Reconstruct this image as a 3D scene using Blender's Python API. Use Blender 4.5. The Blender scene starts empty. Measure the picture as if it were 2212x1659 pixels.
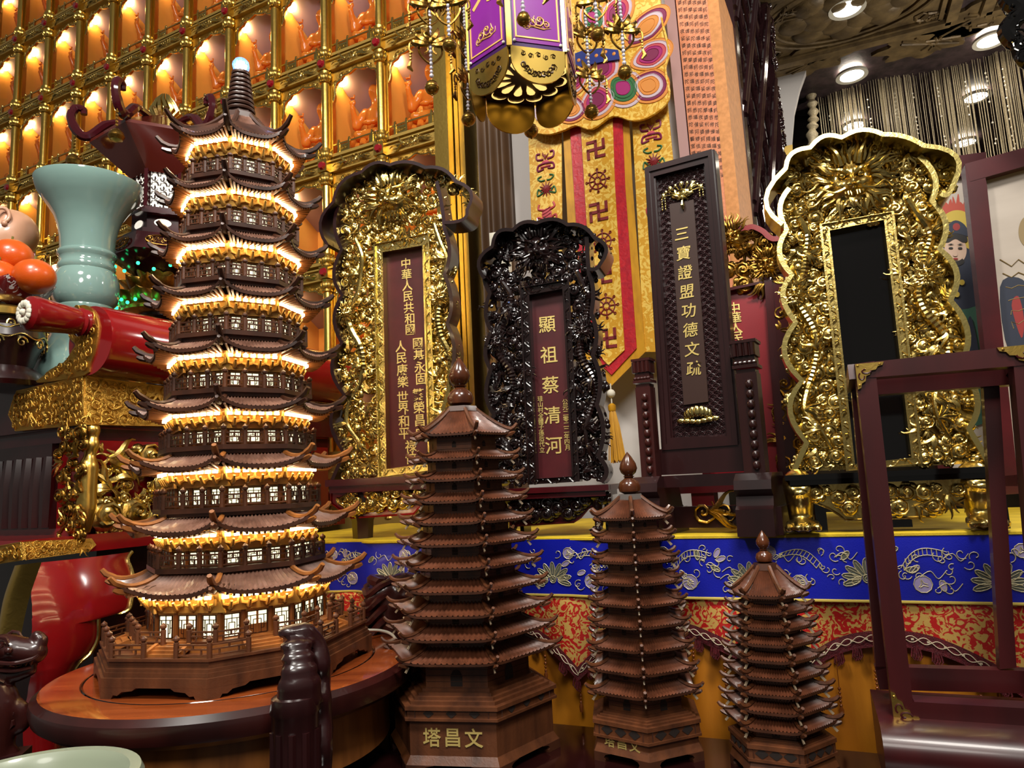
import bpy, math, random
from mathutils import Matrix, Vector
sin, cos, pi = math.sin, math.cos, math.pi
R = math.radians
SC = bpy.context.scene
COL = SC.collection
# ---------------------------------------------------------------- camera
FPX, TILT, ROLL, CZ = 1534.0, R(7.9), R(2.73), 1.2
EYE = Vector((0, 0, CZ))
_f = Vector((0, cos(TILT), sin(TILT))); _u0 = Vector((0, -sin(TILT), cos(TILT))); _r0 = Vector((1, 0, 0))
_R = _r0*cos(ROLL) - _u0*sin(ROLL); _U = _r0*sin(ROLL) + _u0*cos(ROLL)
cd = bpy.data.cameras.new('camera'); cam = bpy.data.objects.new('camera', cd); COL.objects.link(cam)
cd.sensor_width = 36; cd.lens = 36*FPX/2212; cd.clip_start = .05; cd.clip_end = 60
cam.matrix_world = Matrix((( _R.x, _U.x, -_f.x, 0), (_R.y, _U.y, -_f.y, 0), (_R.z, _U.z, -_f.z, CZ), (0, 0, 0, 1)))
SC.camera = cam
SC.view_settings.view_transform = 'Standard'; SC.view_settings.look = 'None'
SC.view_settings.gamma = 1; SC.view_settings.use_curve_mapping = False
SC.view_settings.exposure = 0.0
# ---------------------------------------------------------------- world, lamps of the hall and one added fill light
W = bpy.data.worlds.new('hall'); SC.world = W; W.use_nodes = True
W.node_tree.nodes['Background'].inputs[0].default_value = (1, .93, .84, 1)
W.node_tree.nodes['Background'].inputs[1].default_value = .13
def area(name, loc, aim, size, power, col=(1, .95, .87)):
    l = bpy.data.lights.new(name, 'AREA'); l.energy = power; l.size = size; l.color = col; l.shape = 'DISK'
    o = bpy.data.objects.new(name, l); COL.objects.link(o); o.location = loc
    o.rotation_euler = (Vector(aim)-Vector(loc)).to_track_quat('-Z', 'Y').to_euler(); return o
area('hall_lamp_over_altar', (.5, -.1, 3.5), (.45, 1.5, 1.0), .55, 66)
area('hall_lamp_over_left_altar', (-1.0, .3, 3.5), (-1.3, 2.0, 1.0), .5, 56)
area('hall_lamp_behind_viewer', (-.3, -1.6, 3.2), (.1, 1.5, 1.0), .9, 46)
area('hall_lamp_right', (2.6, 2.0, 3.2), (1.2, 1.8, 1.0), .4, 24)
_p = bpy.data.lights.new('added_fill_far_right', 'POINT'); _p.energy = 34; _p.shadow_soft_size = .12; _p.color = (1, .93, .82)  # added fill without a fixture, brightens ceiling, string curtain and white arch
_o = bpy.data.objects.new('added_fill_far_right', _p); COL.objects.link(_o); _o.location = (2.5, 2.9, 2.35)
try:
    SC.cycles.use_denoising = True; SC.cycles.max_bounces = 6; SC.cycles.diffuse_bounces = 3; SC.cycles.glossy_bounces = 3
    SC.cycles.transmission_bounces = 4; SC.cycles.caustics_reflective = False; SC.cycles.caustics_refractive = False
    SC.cycles.sample_clamp_indirect = 4; SC.cycles.use_adaptive_sampling = True; SC.cycles.adaptive_threshold = .02
except Exception: pass
# ---------------------------------------------------------------- where things stand
def ray(px, py): return (_f*FPX + _R*(px-1106) - _U*(py-829.5)).normalized()
def at(px, py, Y):
    d = ray(px, py); return EYE + d*(Y/d.y)
def atz(px, py, z):
    d = ray(px, py); return EYE + d*((z-CZ)/d.z)
def frameM(p, yaw=0, lean=0): return Matrix.Translation(p) @ Matrix.Rotation(-R(yaw), 4, 'Z') @ Matrix.Rotation(R(lean), 4, 'X')
def local(M, px, py, off=0.0):
    Mi = M.inverted(); o = Mi @ EYE; d = Mi.to_3x3() @ ray(px, py); t = (off-o.y)/d.y; p = o+d*t
    return (p.x, p.z)
def trace(M, pts, off=0.0): return [local(M, x, y, off) for x, y in pts]
# ---------------------------------------------------------------- materials
def lin(c):
    if isinstance(c, str): c = tuple(int(c[i:i+2], 16)/255 for i in (0, 2, 4))
    return tuple(x/12.92 if x <= .04045 else ((x+.055)/1.055)**2.4 for x in c)
MATS = {}
def pbr(name, col, rough=.5, metal=0., col2=None, scale=8., stretch=(1, 1, 1), detail=4, bump=0., bscale=60., bstretch=(1, 1, 1), coat=0., emit=None, strength=0., ramp=(.35, .65), spec=None, kind='noise', dist=0., transl=0., bdist=.004, rough2=None, bkind='noise'):
    m = bpy.data.materials.new(name); m.use_nodes = True; nt = m.node_tree; N, L = nt.nodes, nt.links
    b = N['Principled BSDF']; c1 = lin(col)
    b.inputs['Base Color'].default_value = (*c1, 1); b.inputs['Roughness'].default_value = rough; b.inputs['Metallic'].default_value = metal
    b.inputs['Coat Weight'].default_value = coat; b.inputs['Coat Roughness'].default_value = .08
    if spec is not None: b.inputs['Specular IOR Level'].default_value = spec
    def tex(sc, st, k, det, di):
        tc = N.new('ShaderNodeTexCoord'); mp = N.new('ShaderNodeMapping'); mp.inputs['Scale'].default_value = st
        L.new(tc.outputs['Object'], mp.inputs['Vector'])
        if k == 'voronoi':
            t = N.new('ShaderNodeTexVoronoi'); t.feature = 'DISTANCE_TO_EDGE'; t.inputs['Scale'].default_value = sc; o = t.outputs['Distance']
        elif k == 'cells':
            t = N.new('ShaderNodeTexVoronoi'); t.inputs['Scale'].default_value = sc; o = t.outputs['Distance']
        elif k == 'wave':
            t = N.new('ShaderNodeTexWave'); t.inputs['Scale'].default_value = sc; t.inputs['Distortion'].default_value = di; t.inputs['Detail'].default_value = det; t.inputs['Detail Scale'].default_value = 1.5; o = t.outputs['Fac']
        else:
            t = N.new('ShaderNodeTexNoise'); t.inputs['Scale'].default_value = sc; t.inputs['Detail'].default_value = det; t.inputs['Distortion'].default_value = di; o = t.outputs['Fac']
        L.new(mp.outputs['Vector'], t.inputs['Vector']); return o
    if col2 is not None:
        rp = N.new('ShaderNodeValToRGB'); e = rp.color_ramp.elements
        e[0].position, e[1].position = ramp; e[0].color = (*c1, 1); e[1].color = (*lin(col2), 1)
        fac = tex(scale, stretch, kind, detail, dist); L.new(fac, rp.inputs['Fac']); L.new(rp.outputs['Color'], b.inputs['Base Color'])
        if rough2 is not None:
            mr = N.new('ShaderNodeMapRange'); mr.inputs['From Min'].default_value, mr.inputs['From Max'].default_value = ramp
            mr.inputs['To Min'].default_value = rough; mr.inputs['To Max'].default_value = rough2
            L.new(fac, mr.inputs['Value']); L.new(mr.outputs['Result'], b.inputs['Roughness'])
    if bump:
        bn = N.new('ShaderNodeBump'); bn.inputs['Strength'].default_value = bump; bn.inputs['Distance'].default_value = bdist
        L.new(tex(bscale, bstretch, bkind, 3, 1.0), bn.inputs['Height']); L.new(bn.outputs['Normal'], b.inputs['Normal'])
    if emit is not None:
        b.inputs['Emission Color'].default_value = (*lin(emit), 1); b.inputs['Emission Strength'].default_value = strength
    if transl:
        tr = N.new('ShaderNodeBsdfTranslucent'); tr.inputs['Color'].default_value = (*c1, 1); mx = N.new('ShaderNodeMixShader'); mx.inputs[0].default_value = transl
        L.new(b.outputs[0], mx.inputs[1]); L.new(tr.outputs[0], mx.inputs[2]); L.new(mx.outputs[0], N['Material Output'].inputs['Surface'])
    MATS[name] = m; return m
GOLD = pbr('gold', 'd8bd70', .24, 1, bump=.12, bscale=90)
GOLDL = pbr('bright_gold', 'e6d080', .22, 1, bump=.08, bscale=120)
GOLDA = pbr('antique_gold', 'b58c44', .32, 1, col2='7c5c24', scale=30, bump=.2, bscale=120)
GOLDT = pbr('gilt_lettering', 'e9cf7d', .38, .55)
BRASS = pbr('brass', 'dcb75e', .3, 1, bump=.15, bscale=40)
WALLGOLD = pbr('gilt_panel', 'd0ab58', .36, .6, bump=.1, bscale=60)
ENGR = pbr('engraved_brass', 'd8ac50', .33, 1, bump=.5, bscale=400)
BLACK = pbr('black_lacquer', '070606', .07, 0, coat=.25)
ROSE = pbr('dark_rosewood', '3a1512', .28, 0, col2='220b0a', scale=9, stretch=(1, 1, .12), coat=.35)
ROSE2 = pbr('deep_rosewood', '2b0f10', .3, 0, col2='1a090a', scale=12, stretch=(1, 1, .15), coat=.3)
MAROON = pbr('maroon_lacquer', '4a0f14', .24, 0, col2='36090e', scale=6, coat=.4)
REDL = pbr('red_lacquer', '8e1315', .16, 0, col2='780f12', scale=3, coat=.6)
WINE = pbr('wine_board', '4c0f15', .42, 0, col2='400b11', scale=20)
WALNUT = pbr('walnut', '6b3d22', .42, 0, col2='3f2213', scale=30, stretch=(1, 1, .15), coat=.12, bump=.1, bscale=120, ramp=(.3, .7))
WALN2 = pbr('dark_walnut', '4e2b1a', .4, 0, col2='2e180e', scale=26, stretch=(1, 1, .2), coat=.15, ramp=(.3, .7))
TILEW = pbr('walnut_tile', '6e3f2a', .38, 0, col2='502c1c', scale=40, coat=.15)
TEAK = pbr('teak', 'a8672e', .45, 0, col2='6f3f1a', scale=30, stretch=(1, 1, .2), ramp=(.3, .7))
HONEY = pbr('honey_wood', 'e6b65c', .42, 0, col2='cf9a44', scale=40)
TABLEW = pbr('polished_table_wood', 'a04e22', .16, 0, col2='6b2c12', scale=14, stretch=(.25, 3, 1), coat=.6, ramp=(.3, .7), dist=.5)
CELAD = pbr('celadon_glaze', '7f9c95', .1, 0, col2='76938c', scale=6, coat=.5)
TALLOW = pbr('porcelain_skin', 'cf9c7e', .34, 0, coat=.3)
WHITEW = pbr('white_plaster', 'c9c3bf', .7)
CREAM = pbr('cream_card', 'd8d2c0', .6)
LED = pbr('led_strip', 'fff3d8', .5, emit='ffe9b8', strength=24)
WINL = pbr('lit_window_paper', 'fff6d8', .6, emit='fff0c4', strength=1.6)
LAMPW = pbr('lamp_white', 'ffffff', .5, emit='fff4e0', strength=30)
# ---------------------------------------------------------------- mesh builder
class MB:
    def __init__(s, M=None): s.v, s.f, s.m, s.mi, s.M = [], [], [], 0, M
    def add(s, vs, fs):
        o = len(s.v)
        if s.M is not None: vs = [tuple(s.M @ Vector(p)) for p in vs]
        s.v += vs
        for q in fs: s.f.append(tuple(i+o for i in q)); s.m.append(s.mi)
    def box(s, c, d, rz=0.):
        x, y, z = d[0]/2, d[1]/2, d[2]/2; ca, sa = cos(rz), sin(rz)
        vs = [(c[0]+a*x*ca-b*y*sa, c[1]+a*x*sa+b*y*ca, c[2]+e*z) for e in (-1, 1) for a, b in ((-1, -1), (1, -1), (1, 1), (-1, 1))]
        s.add(vs, [(3, 2, 1, 0), (4, 5, 6, 7), (0, 1, 5, 4), (1, 2, 6, 5), (2, 3, 7, 6), (3, 0, 4, 7)])
    def bar(s, p, q, w, h, up=(0, 0, 1)):
        p, q = Vector(p), Vector(q); d = (q-p).normalized(); a = d.cross(Vector(up))
        if a.length < 1e-4: a = d.cross(Vector((1, 0, 0)))
        a.normalize(); b = a.cross(d); vs = []
        for e in (p, q): vs += [tuple(e+a*(i*w/2)+b*(j*h/2)) for i, j in ((-1, -1), (1, -1), (1, 1), (-1, 1))]
        s.add(vs, [(0, 1, 2, 3), (7, 6, 5, 4), (0, 4, 5, 1), (1, 5, 6, 2), (2, 6, 7, 3), (3, 7, 4, 0)])
    def tube(s, pts, r, n=8, flat=1., up=(0, 1, 0)):
        P = [Vector(p) for p in pts]; k = len(P)
        if k < 2: return
        if not isinstance(r, (list, tuple)): r = [r]*k
        T = [(P[min(i+1, k-1)]-P[max(i-1, 0)]) for i in range(k)]
        T = [t.normalized() if t.length > 1e-9 else Vector((0, 0, 1)) for t in T]
        a = T[0].cross(Vector(up))
        if a.length < 1e-3: a = T[0].cross(Vector((1, .2, .1)))
        a.normalize(); vs = []
        for i in range(k):
            a = a - T[i]*a.dot(T[i])
            if a.length < 1e-6: a = T[i].orthogonal()
            a.normalize(); b = T[i].cross(a)
            for j in range(n):
                t = 2*pi*j/n; vs.append(tuple(P[i]+a*(r[i]*cos(t))+b*(r[i]*flat*sin(t))))
        fs = [(i*n+j, i*n+(j+1) % n, (i+1)*n+(j+1) % n, (i+1)*n+j) for i in range(k-1) for j in range(n)]
        fs += [tuple(range(n-1, -1, -1)), tuple(range((k-1)*n, k*n))]
        s.add(vs, fs)
    def lathe(s, prof, n=24, c=(0, 0, 0), a0=0., arc=2*pi, sq=(1, 1), cap=True):
        vs, fs = [], []; full = arc > 6.28; k = n if full else n+1
        for r, z in prof:
            for j in range(k):
                a = a0+arc*j/n; vs.append((c[0]+r*cos(a)*sq[0], c[1]+r*sin(a)*sq[1], c[2]+z))
        for i in range(len(prof)-1):
            for j in range(n):
                j2 = (j+1) % k; fs.append((i*k+j, i*k+j2, (i+1)*k+j2, (i+1)*k+j))
        if full and cap:
            if prof[0][0] > 1e-5: fs.append(tuple(range(k-1, -1, -1)))
            if prof[-1][0] > 1e-5: fs.append(tuple(range((len(prof)-1)*k, len(prof)*k)))
        s.add(vs, fs)
    def prism(s, poly, y0, y1):                       # outline in x,z pushed along y
        n = len(poly); vs = [(x, y0, z) for x, z in poly]+[(x, y1, z) for x, z in poly]
        s.add(vs, [tuple(range(n)), tuple(range(2*n-1, n-1, -1))]+[(i, i+n, (i+1) % n+n, (i+1) % n) for i in range(n)])
    def prismz(s, poly, z0, z1, top=None):            # outline in x,y raised along z
        n = len(poly); top = top or poly; vs = [(x, y, z0) for x, y in poly]+[(x, y, z1) for x, y in top]
        s.add(vs, [tuple(range(n-1, -1, -1)), tuple(range(n, 2*n))]+[(i, (i+1) % n, (i+1) % n+n, i+n) for i in range(n)])
    def ring(s, A, B, y0, y1, closed=True):           # band between two outlines, in x,z
        n = len(A); k = n if closed else n-1
        vs = [(x, y0, z) for x, z in A]+[(x, y0, z) for x, z in B]+[(x, y1, z) for x, z in A]+[(x, y1, z) for x, z in B]
        fs = []
        for i in range(k):
            j = (i+1) % n; fs += [(i, j, n+j, n+i), (2*n+i, 3*n+i, 3*n+j, 2*n+j), (i, 2*n+i, 2*n+j, j), (n+i, n+j, 3*n+j, 3*n+i)]
        if not closed: fs += [(0, n, 3*n, 2*n), (n-1, 3*n-1, 4*n-1, 2*n-1)]
        s.add(vs, fs)
    def grid(s, fn, nu, nv, wrap=False):
        vs = [tuple(fn(i/nu, j/nv)) for j in range(nv+1) for i in range(nu+1)]; w = nu+1
        s.add(vs, [(j*w+i, j*w+i+1, (j+1)*w+i+1, (j+1)*w+i) for j in range(nv) for i in range(nu)])
    def ball(s, c, r, n=10, m=7, q=(1, 1, 1)):
        vs = [(c[0], c[1], c[2]-r*q[2])]; fs = []
        for i in range(1, m):
            t = -pi/2+pi*i/m
            for j in range(n):
                a = 2*pi*j/n; vs.append((c[0]+r*cos(t)*cos(a)*q[0], c[1]+r*cos(t)*sin(a)*q[1], c[2]+r*sin(t)*q[2]))
        vs.append((c[0], c[1], c[2]+r*q[2])); e = len(vs)-1
        for j in range(n):
            k = (j+1) % n; fs += [(0, 1+k, 1+j), (e, e-n+j, e-n+k)]
            for i in range(m-2): fs.append((1+i*n+j, 1+i*n+k, 1+(i+1)*n+k, 1+(i+1)*n+j))
        s.add(vs, fs)
    def glyph(s, ch, x, z, size, y=0., th=.0012, bold=.012, sk=0., wx=1.):   # one character in x,z facing -y
        vs, fs = glyph(ch, bold)
        s.add([(x+(px*wx+pz*sk)*size, y-(th if pd > 0 else 0), z+pz*size) for px, pz, pd in vs], fs)
    def build(s, name, mats, parent=None, ang=40, smooth=True):
        me = bpy.data.meshes.new(name); me.from_pydata(s.v, [], s.f)
        for m in (mats if isinstance(mats, (list, tuple)) else [mats]): me.materials.append(m)
        if any(s.m): me.polygons.foreach_set('material_index', s.m)
        if smooth:
            me.polygons.foreach_set('use_smooth', [True]*len(s.f)); me.set_sharp_from_angle(angle=R(ang))
        me.update(); o = bpy.data.objects.new(name, me); COL.objects.link(o)
        if parent is not None: o.parent = parent
        return o
_G = {}
def glyph(ch, bold):
    key = (ch, bold)
    if key not in _G:
        c = bpy.data.curves.new('g', 'FONT'); c.body = ch; c.size = 1; c.extrude = .01; c.offset = bold; c.resolution_u = 2
        o = bpy.data.objects.new('g', c); COL.objects.link(o); dg = bpy.context.evaluated_depsgraph_get()
        me = bpy.data.meshes.new_from_object(o.evaluated_get(dg)); vs = [tuple(v.co) for v in me.vertices]; fs = [tuple(p.vertices) for p in me.polygons]
        if vs:
            ax = (min(v[0] for v in vs)+max(v[0] for v in vs))/2; ay = (min(v[1] for v in vs)+max(v[1] for v in vs))/2
            vs = [(x-ax, y-ay, z) for x, y, z in vs]
        bpy.data.objects.remove(o); bpy.data.curves.remove(c); bpy.data.meshes.remove(me); _G[key] = (vs, fs)
    return _G[key]
def tag(o, label=None, cat=None, group=None, kind=None):
    for k, v in (('label', label), ('category', cat), ('group', group), ('kind', kind)):
        if v: o[k] = v
    return o
def thing(name, label, cat, M, group=None):
    o = bpy.data.objects.new(name, None); COL.objects.link(o); o.empty_display_size = .05
    o.matrix_world = M if isinstance(M, Matrix) else Matrix.Translation(M); return tag(o, label, cat, group)
def solo(mb, name, mats, label, cat, M=None, group=None, kind=None, ang=40):
    o = mb.build(name, mats, None, ang)
    if M is not None: o.matrix_world = M if isinstance(M, Matrix) else Matrix.Translation(M)
    return tag(o, label, cat, group, kind)
def copyobj(o, parent=None, loc=None, M=None):
    c = o.copy(); COL.objects.link(c)
    if parent is not None: c.parent = parent
    if loc is not None: c.location = loc
    if M is not None: c.matrix_basis = M
    return c
def copytree(o, M):
    c = copyobj(o); c.matrix_world = M
    def rec(a, b):
        for k in list(a.children):
            d = copyobj(k, b); rec(k, d)
    rec(o, c); return c
def cr(P, n=6, closed=False):                         # smooth curve through points
    P = [Vector(p) for p in P]; k = len(P); out = []
    for i in range(k if closed else k-1):
        g = (lambda j: P[j % k]) if closed else (lambda j: P[max(0, min(k-1, j))])
        a, b, c, d = g(i-1), g(i), g(i+1), g(i+2)
        for j in range(n):
            t = j/n; out.append(.5*((2*b)+(c-a)*t+(2*a-5*b+4*c-d)*t*t+(3*b-a-3*c+d)*t**3))
    if not closed: out.append(P[-1])
    return [tuple(p) for p in out]
def inside(p, poly):
    x, y = p; r = False; j = len(poly)-1
    for i in range(len(poly)):
        a, b = poly[i], poly[j]
        if (a[1] > y) != (b[1] > y) and x < (b[0]-a[0])*(y-a[1])/(b[1]-a[1]+1e-12)+a[0]: r = not r
        j = i
    return r
def ngon(n, r, a0=0.): return [(r*cos(a0+2*pi*i/n), r*sin(a0+2*pi*i/n)) for i in range(n)]
def shrink(poly, d):                                  # inset of an outline by distance d
    n = len(poly); A = sum(poly[i][0]*poly[(i+1) % n][1]-poly[(i+1) % n][0]*poly[i][1] for i in range(n)); sg = 1 if A > 0 else -1; out = []
    for i in range(n):
        p, q, r = Vector(poly[i-1]), Vector(poly[i]), Vector(poly[(i+1) % n]); t = (r-p)
        t = t.normalized() if t.length else Vector((1, 0)); out.append((q.x-t.y*d*sg, q.y+t.x*d*sg))
    return out
# ---------------------------------------------------------------- carved ornament
def swirl(mb, cx, cz, r, y, rng, n=5, N=14, fat=.17, turns=1.5, dome=False):
    a0, s = rng.random()*2*pi, rng.choice((-1, 1)); pts, rad = [], []
    if dome:
        mb.ball((cx, y+.1*r, cz), r*.98, 9, 6, (1, .5, 1))
        for k in range(4): a = a0+1.9+k*.75; q = r*(.42+.1*rng.random()); mb.ball((cx+r*.85*cos(a), y+.2*r, cz+r*.85*sin(a)), q, 7, 5, (1, .6, 1))
    for i in range(N):
        t = i/(N-1); rr = r*((1.0 if dome else 1.25)-(.85 if dome else 1.07)*t); a = a0+s*turns*2*pi*t
        pts.append((cx+rr*cos(a), y-(.12*r+.36*r*math.sqrt(max(0, 1-(rr/r)**2)) if dome else .35*r*t), cz+rr*sin(a))); rad.append(r*fat*min(1, .35+2*t)*(1-.35*t))
    mb.tube(pts, rad, n); mb.ball((cx, y-.42*r, cz), r*.2, 6, 4)
def strands(mb, x, z, ang, ln, w, y, k, rng, spread=.5, curl=.8, n=5):
    for i in range(k):
        a = ang+spread*(i/(max(1, k-1))-.5)*2*(.6+.4*rng.random()); c = curl*rng.choice((-1, 1))*(.5+rng.random()); pts, rad = [], []
        px, pz = x, z; L = ln*(.75+.4*rng.random())
        for j in range(8):
            t = j/7; pts.append((px, y-.5*w*sin(pi*t), pz)); rad.append(w*(1-.85*t)*(.6+.8*min(1, 3*t)))
            b = a+c*sin(t*pi*1.3)*(.4+t); px += cos(b)*L/7; pz += sin(b)*L/7
        mb.tube(pts, rad, n)
def fillrelief(mb, poly, holes, y, r0, r1, count, rng, fl=.3, pack=.8, dome=True):
    xs = [p[0] for p in poly]; zs = [p[1] for p in poly]; done = []; tries = count*16
    for q in range(tries):
        if len(done) >= count: break
        x, z = rng.uniform(min(xs), max(xs)), rng.uniform(min(zs), max(zs)); r = r1-(r1-r0)*(q/tries)**.6*(.8+.2*rng.random())
        if not inside((x, z), poly) or any(inside((x, z), h) for h in holes): continue
        if any((x-a)**2+(z-b)**2 < ((r+c)*pack)**2 for a, b, c in done): continue
        done.append((x, z, r)); yy = y-rng.uniform(0, .004)
        if rng.random() < fl: strands(mb, x, z, rng.random()*2*pi, r*2.4, r*.26, yy-.004, 4, rng, .6)
        else: swirl(mb, x, z, r, yy, rng, dome=dome)
def serpent(mb, pts, r, n=8):                         # scaly tapering body
    P = cr(pts, 10); k = len(P); rad = []
    for i in range(k):
        t = i/(k-1); rad.append(r*(.35+.65*sin(pi*min(1, .12+t*.9)))*(1.12 if i % 2 else .9))
    mb.tube(P, rad, n)
def dragonface(mb, cx, cz, s, y, rng, mane=30):
    def h(x, z):
        g = lambda a, b, sx, sz, A: A*math.exp(-((x-a)/sx)**2-((z-b)/sz)**2)
        d = math.sqrt(max(0, 1-(x*x*1.1+z*z*.8)))*.55
        return d+g(0, -.38, .3, .34, .55)+g(0, .05, .13, .4, .22)+g(.36, .3, .24, .12, .34)+g(-.36, .3, .24, .12, .34)+g(.5, -.25, .2, .22, .25)+g(-.5, -.25, .2, .22, .25)-g(0, -.72, .34, .07, .3)-g(.3, .1, .12, .08, .2)-g(-.3, .1, .12, .08, .2)
    def fn(u, v):
        a, rr = u*2*pi, v*.98; x, z = rr*cos(a)*.92, rr*sin(a)*1.08
        return (cx+x*s, y-h(x, z)*s*.8, cz+z*s)
    mb.grid(fn, 28, 12)
    for sg in (-1, 1):
        mb.ball((cx+sg*.31*s, y-.5*s, cz+.11*s), .11*s, 8, 6); mb.ball((cx+sg*.16*s, y-.92*s, cz-.42*s), .1*s, 8, 6)
        mb.tube(cr([(cx+sg*.12*s, y-.5*s, cz+.18*s), (cx+sg*.35*s, y-.62*s, cz+.3*s), (cx+sg*.62*s, y-.45*s, cz+.44*s), (cx+sg*.8*s, y-.35*s, cz+.62*s)], 4), [.1*s*(1-i/16) for i in range(13)], 6)
        mb.tube(cr([(cx+sg*.3*s, y-.4*s, cz+.55*s), (cx+sg*.42*s, y-.55*s, cz+1.0*s), (cx+sg*.62*s, y-.5*s, cz+1.35*s), (cx+sg*.55*s, y-.5*s, cz+1.6*s)], 4), [.12*s*(1-i/15) for i in range(13)], 6)
        mb.tube(cr([(cx+sg*.3*s, y-.75*s, cz-.5*s), (cx+sg*.7*s, y-.8*s, cz-.62*s), (cx+sg*1.1*s, y-.6*s, cz-.35*s), (cx+sg*1.35*s, y-.5*s, cz-.6*s)], 4), [.06*s*(1-i/16) for i in range(13)], 5)
        for k in range(3): mb.tube([(cx+sg*(.1+.1*k)*s, y-.7*s, cz-.62*s), (cx+sg*(.1+.1*k)*s, y-.78*s, cz-(.8-.03*k)*s)], [.05*s, .008*s], 5)
    for k in range(mane):
        a = -pi*.42+2*pi*.92*(k/(mane-1)) if mane > 1 else 0
        a = pi/2+(k/(mane-1)-.5)*2*pi*.86
        x0, z0 = cx+.72*s*cos(a), cz+.8*s*sin(a)
        strands(mb, x0, z0, a, s*(.75+.35*rng.random()), s*.085, y-s*(.12+.3*rng.random()), 2, rng, .16, .7)
    for k in range(7): strands(mb, cx+(k-3)*.16*s, cz+.62*s, pi/2+(3-k)*.09, s*.8, s*.085, y-.42*s, 1, rng, 0, .3)
    for k in range(6): strands(mb, cx+(k-2.5)*.16*s, cz-.85*s, -pi/2+(k-2.5)*.14, s*.5, s*.07, y-.35*s, 1, rng, 0, .5)
# ---------------------------------------------------------------- levels
ZA = at(1200, 1162, 1.42).z          # altar top
ZL = at(1010, 1645, 1.25).z          # low dark table
ZR = CZ-.29                          # round table top
ZC = CZ+2.2                          # ceiling
def altarY(X, off=0.): return 1.457-.42*X+off
AY = math.degrees(math.atan(.42))
WY = math.degrees(math.atan(.5))
MW = frameM(Vector((0, 2.4, 0)), WY)
# ---------------------------------------------------------------- setting
def structure(o, name=None): o['kind'] = 'structure'; return o
FLOORM = pbr('dark_floor_tile', '14110f', .25, 0, col2='0d0b0a', scale=3)
m = MB(); m.box((0, 1.5, -.02), (12, 11, .04)); structure(m.build('floor', FLOORM))
CEILM = pbr('gilt_ceiling', '7a6440', .5, .2, col2='54432a', scale=14, bump=.35, bscale=40, bdist=.006)
CEILD = pbr('ceiling_rib', '4a3a3c', .5, .1, col2='2e2426', scale=20, bump=.4, bscale=60)
MC = frameM(at(1910, 105, 3.8), AY)
m = MB(); m.box((2.0, 1.2, ZC-MC.translation.z+.03), (5.4, 6.4, .06)); o = m.build('ceiling', CEILD); o.matrix_world = MC; structure(o)
def ceil_local(px, py): p = MC.inverted() @ atz(px, py, ZC); return p.x, p.y
# lotus coffer of the ceiling in front of the string curtain
def coffer(cx, cy, w, dp, name):
    m = MB(); z0 = ZC-MC.translation.z
    for a, b, c, d in ((-w/2, -dp/2, w/2, -dp/2), (-w/2, dp/2, w/2, dp/2), (-w/2, -dp/2, -w/2, dp/2), (w/2, -dp/2, w/2, dp/2)):
        m.bar((cx+a, cy+b, z0-.02), (cx+c, cy+d, z0-.02), .05, .05); m.bar((cx+a*.9, cy+b*.9, z0-.012), (cx+c*.9, cy+d*.9, z0-.012), .02, .03)
    m.box((cx, cy, z0-.004), (w, dp, .008))
    for rr in (.42, .36):
        m.tube([(cx+w*rr*cos(2*pi*i/40), cy+dp*rr*sin(2*pi*i/40), z0-.014) for i in range(41)], .01, 6)
    for rr, n, ln in ((.3, 8, .12), (.18, 8, .1)):
        for i in range(n):
            a = 2*pi*i/n+(rr < .2)*pi/n; m.ball((cx+w*rr*cos(a)*.85, cy+dp*rr*sin(a)*.85, z0-.015), .07*w/.9, 10, 6, (1.1, 1.1, .3))
    rng = random.Random(3)
    for sx in (-1, 1):
        for sy in (-1, 1):
            for k in range(5): m.tube([(cx+sx*w*(.36+.02*k)+.03*cos(t*1.2+k), cy+sy*dp*(.36+.02*((k*3) % 5))+.03*sin(t*1.2+k), z0-.012) for t in range(6)], [.012, .012, .01, .008, .006, .004], 5)
    o = m.build(name, CEILM); o.matrix_world = MC; return o
lx, ly = ceil_local(1830, 18)
tag(coffer(lx, ly, .95, .62, 'ceiling_coffer'), 'square gilded ceiling panel carved with a lotus around a downlight', 'ceiling panel')
tag(coffer(lx+1.1, ly, .95, .62, 'ceiling_coffer'), 'gilded ceiling panel running out of the top right of the picture', 'ceiling panel')
for k, (px, py) in enumerate(((1690, 25), (1735, 130), (2000, 85), (2105, 35))):
    x, y = ceil_local(px, py); m = MB(); z0 = ZC-MC.translation.z
    poly = [(x+.22*(1+.18*cos(8*a))*cos(a), y+.13*(1+.18*cos(8*a))*sin(a)) for a in [2*pi*i/40 for i in range(40)]]
    m.prismz(poly, z0-.02, z0); rng = random.Random(k)
    for i in range(9): m.tube([(x+rng.uniform(-.15, .15)+.02*cos(t), y+rng.uniform(-.08, .08)+.02*sin(t), z0-.022) for t in range(2)], .008, 5)
    o = m.build('ceiling_medallion', CEILM); o.matrix_world = MC
    tag(o, ('curly gilt corner ornament on the ceiling above the dark lattice screen', 'curly gilt ornament on the ceiling where the white arch begins', 'long gilt ornament between lotus panel and string curtain', 'gilt ornament on the ceiling rib near the top right edge')[k], 'ceiling ornament')
DL = ['round downlight in the middle of the lotus ceiling panel', 'round downlight seen through the left part of the string curtain, upper of two', 'round downlight seen through the left part of the string curtain, lower of two', 'downlight behind the string curtain, highest at its right end', 'downlight behind the right half of the string curtain, middle one of its row', 'downlight behind the right half of the string curtain, lowest of its row']
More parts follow.
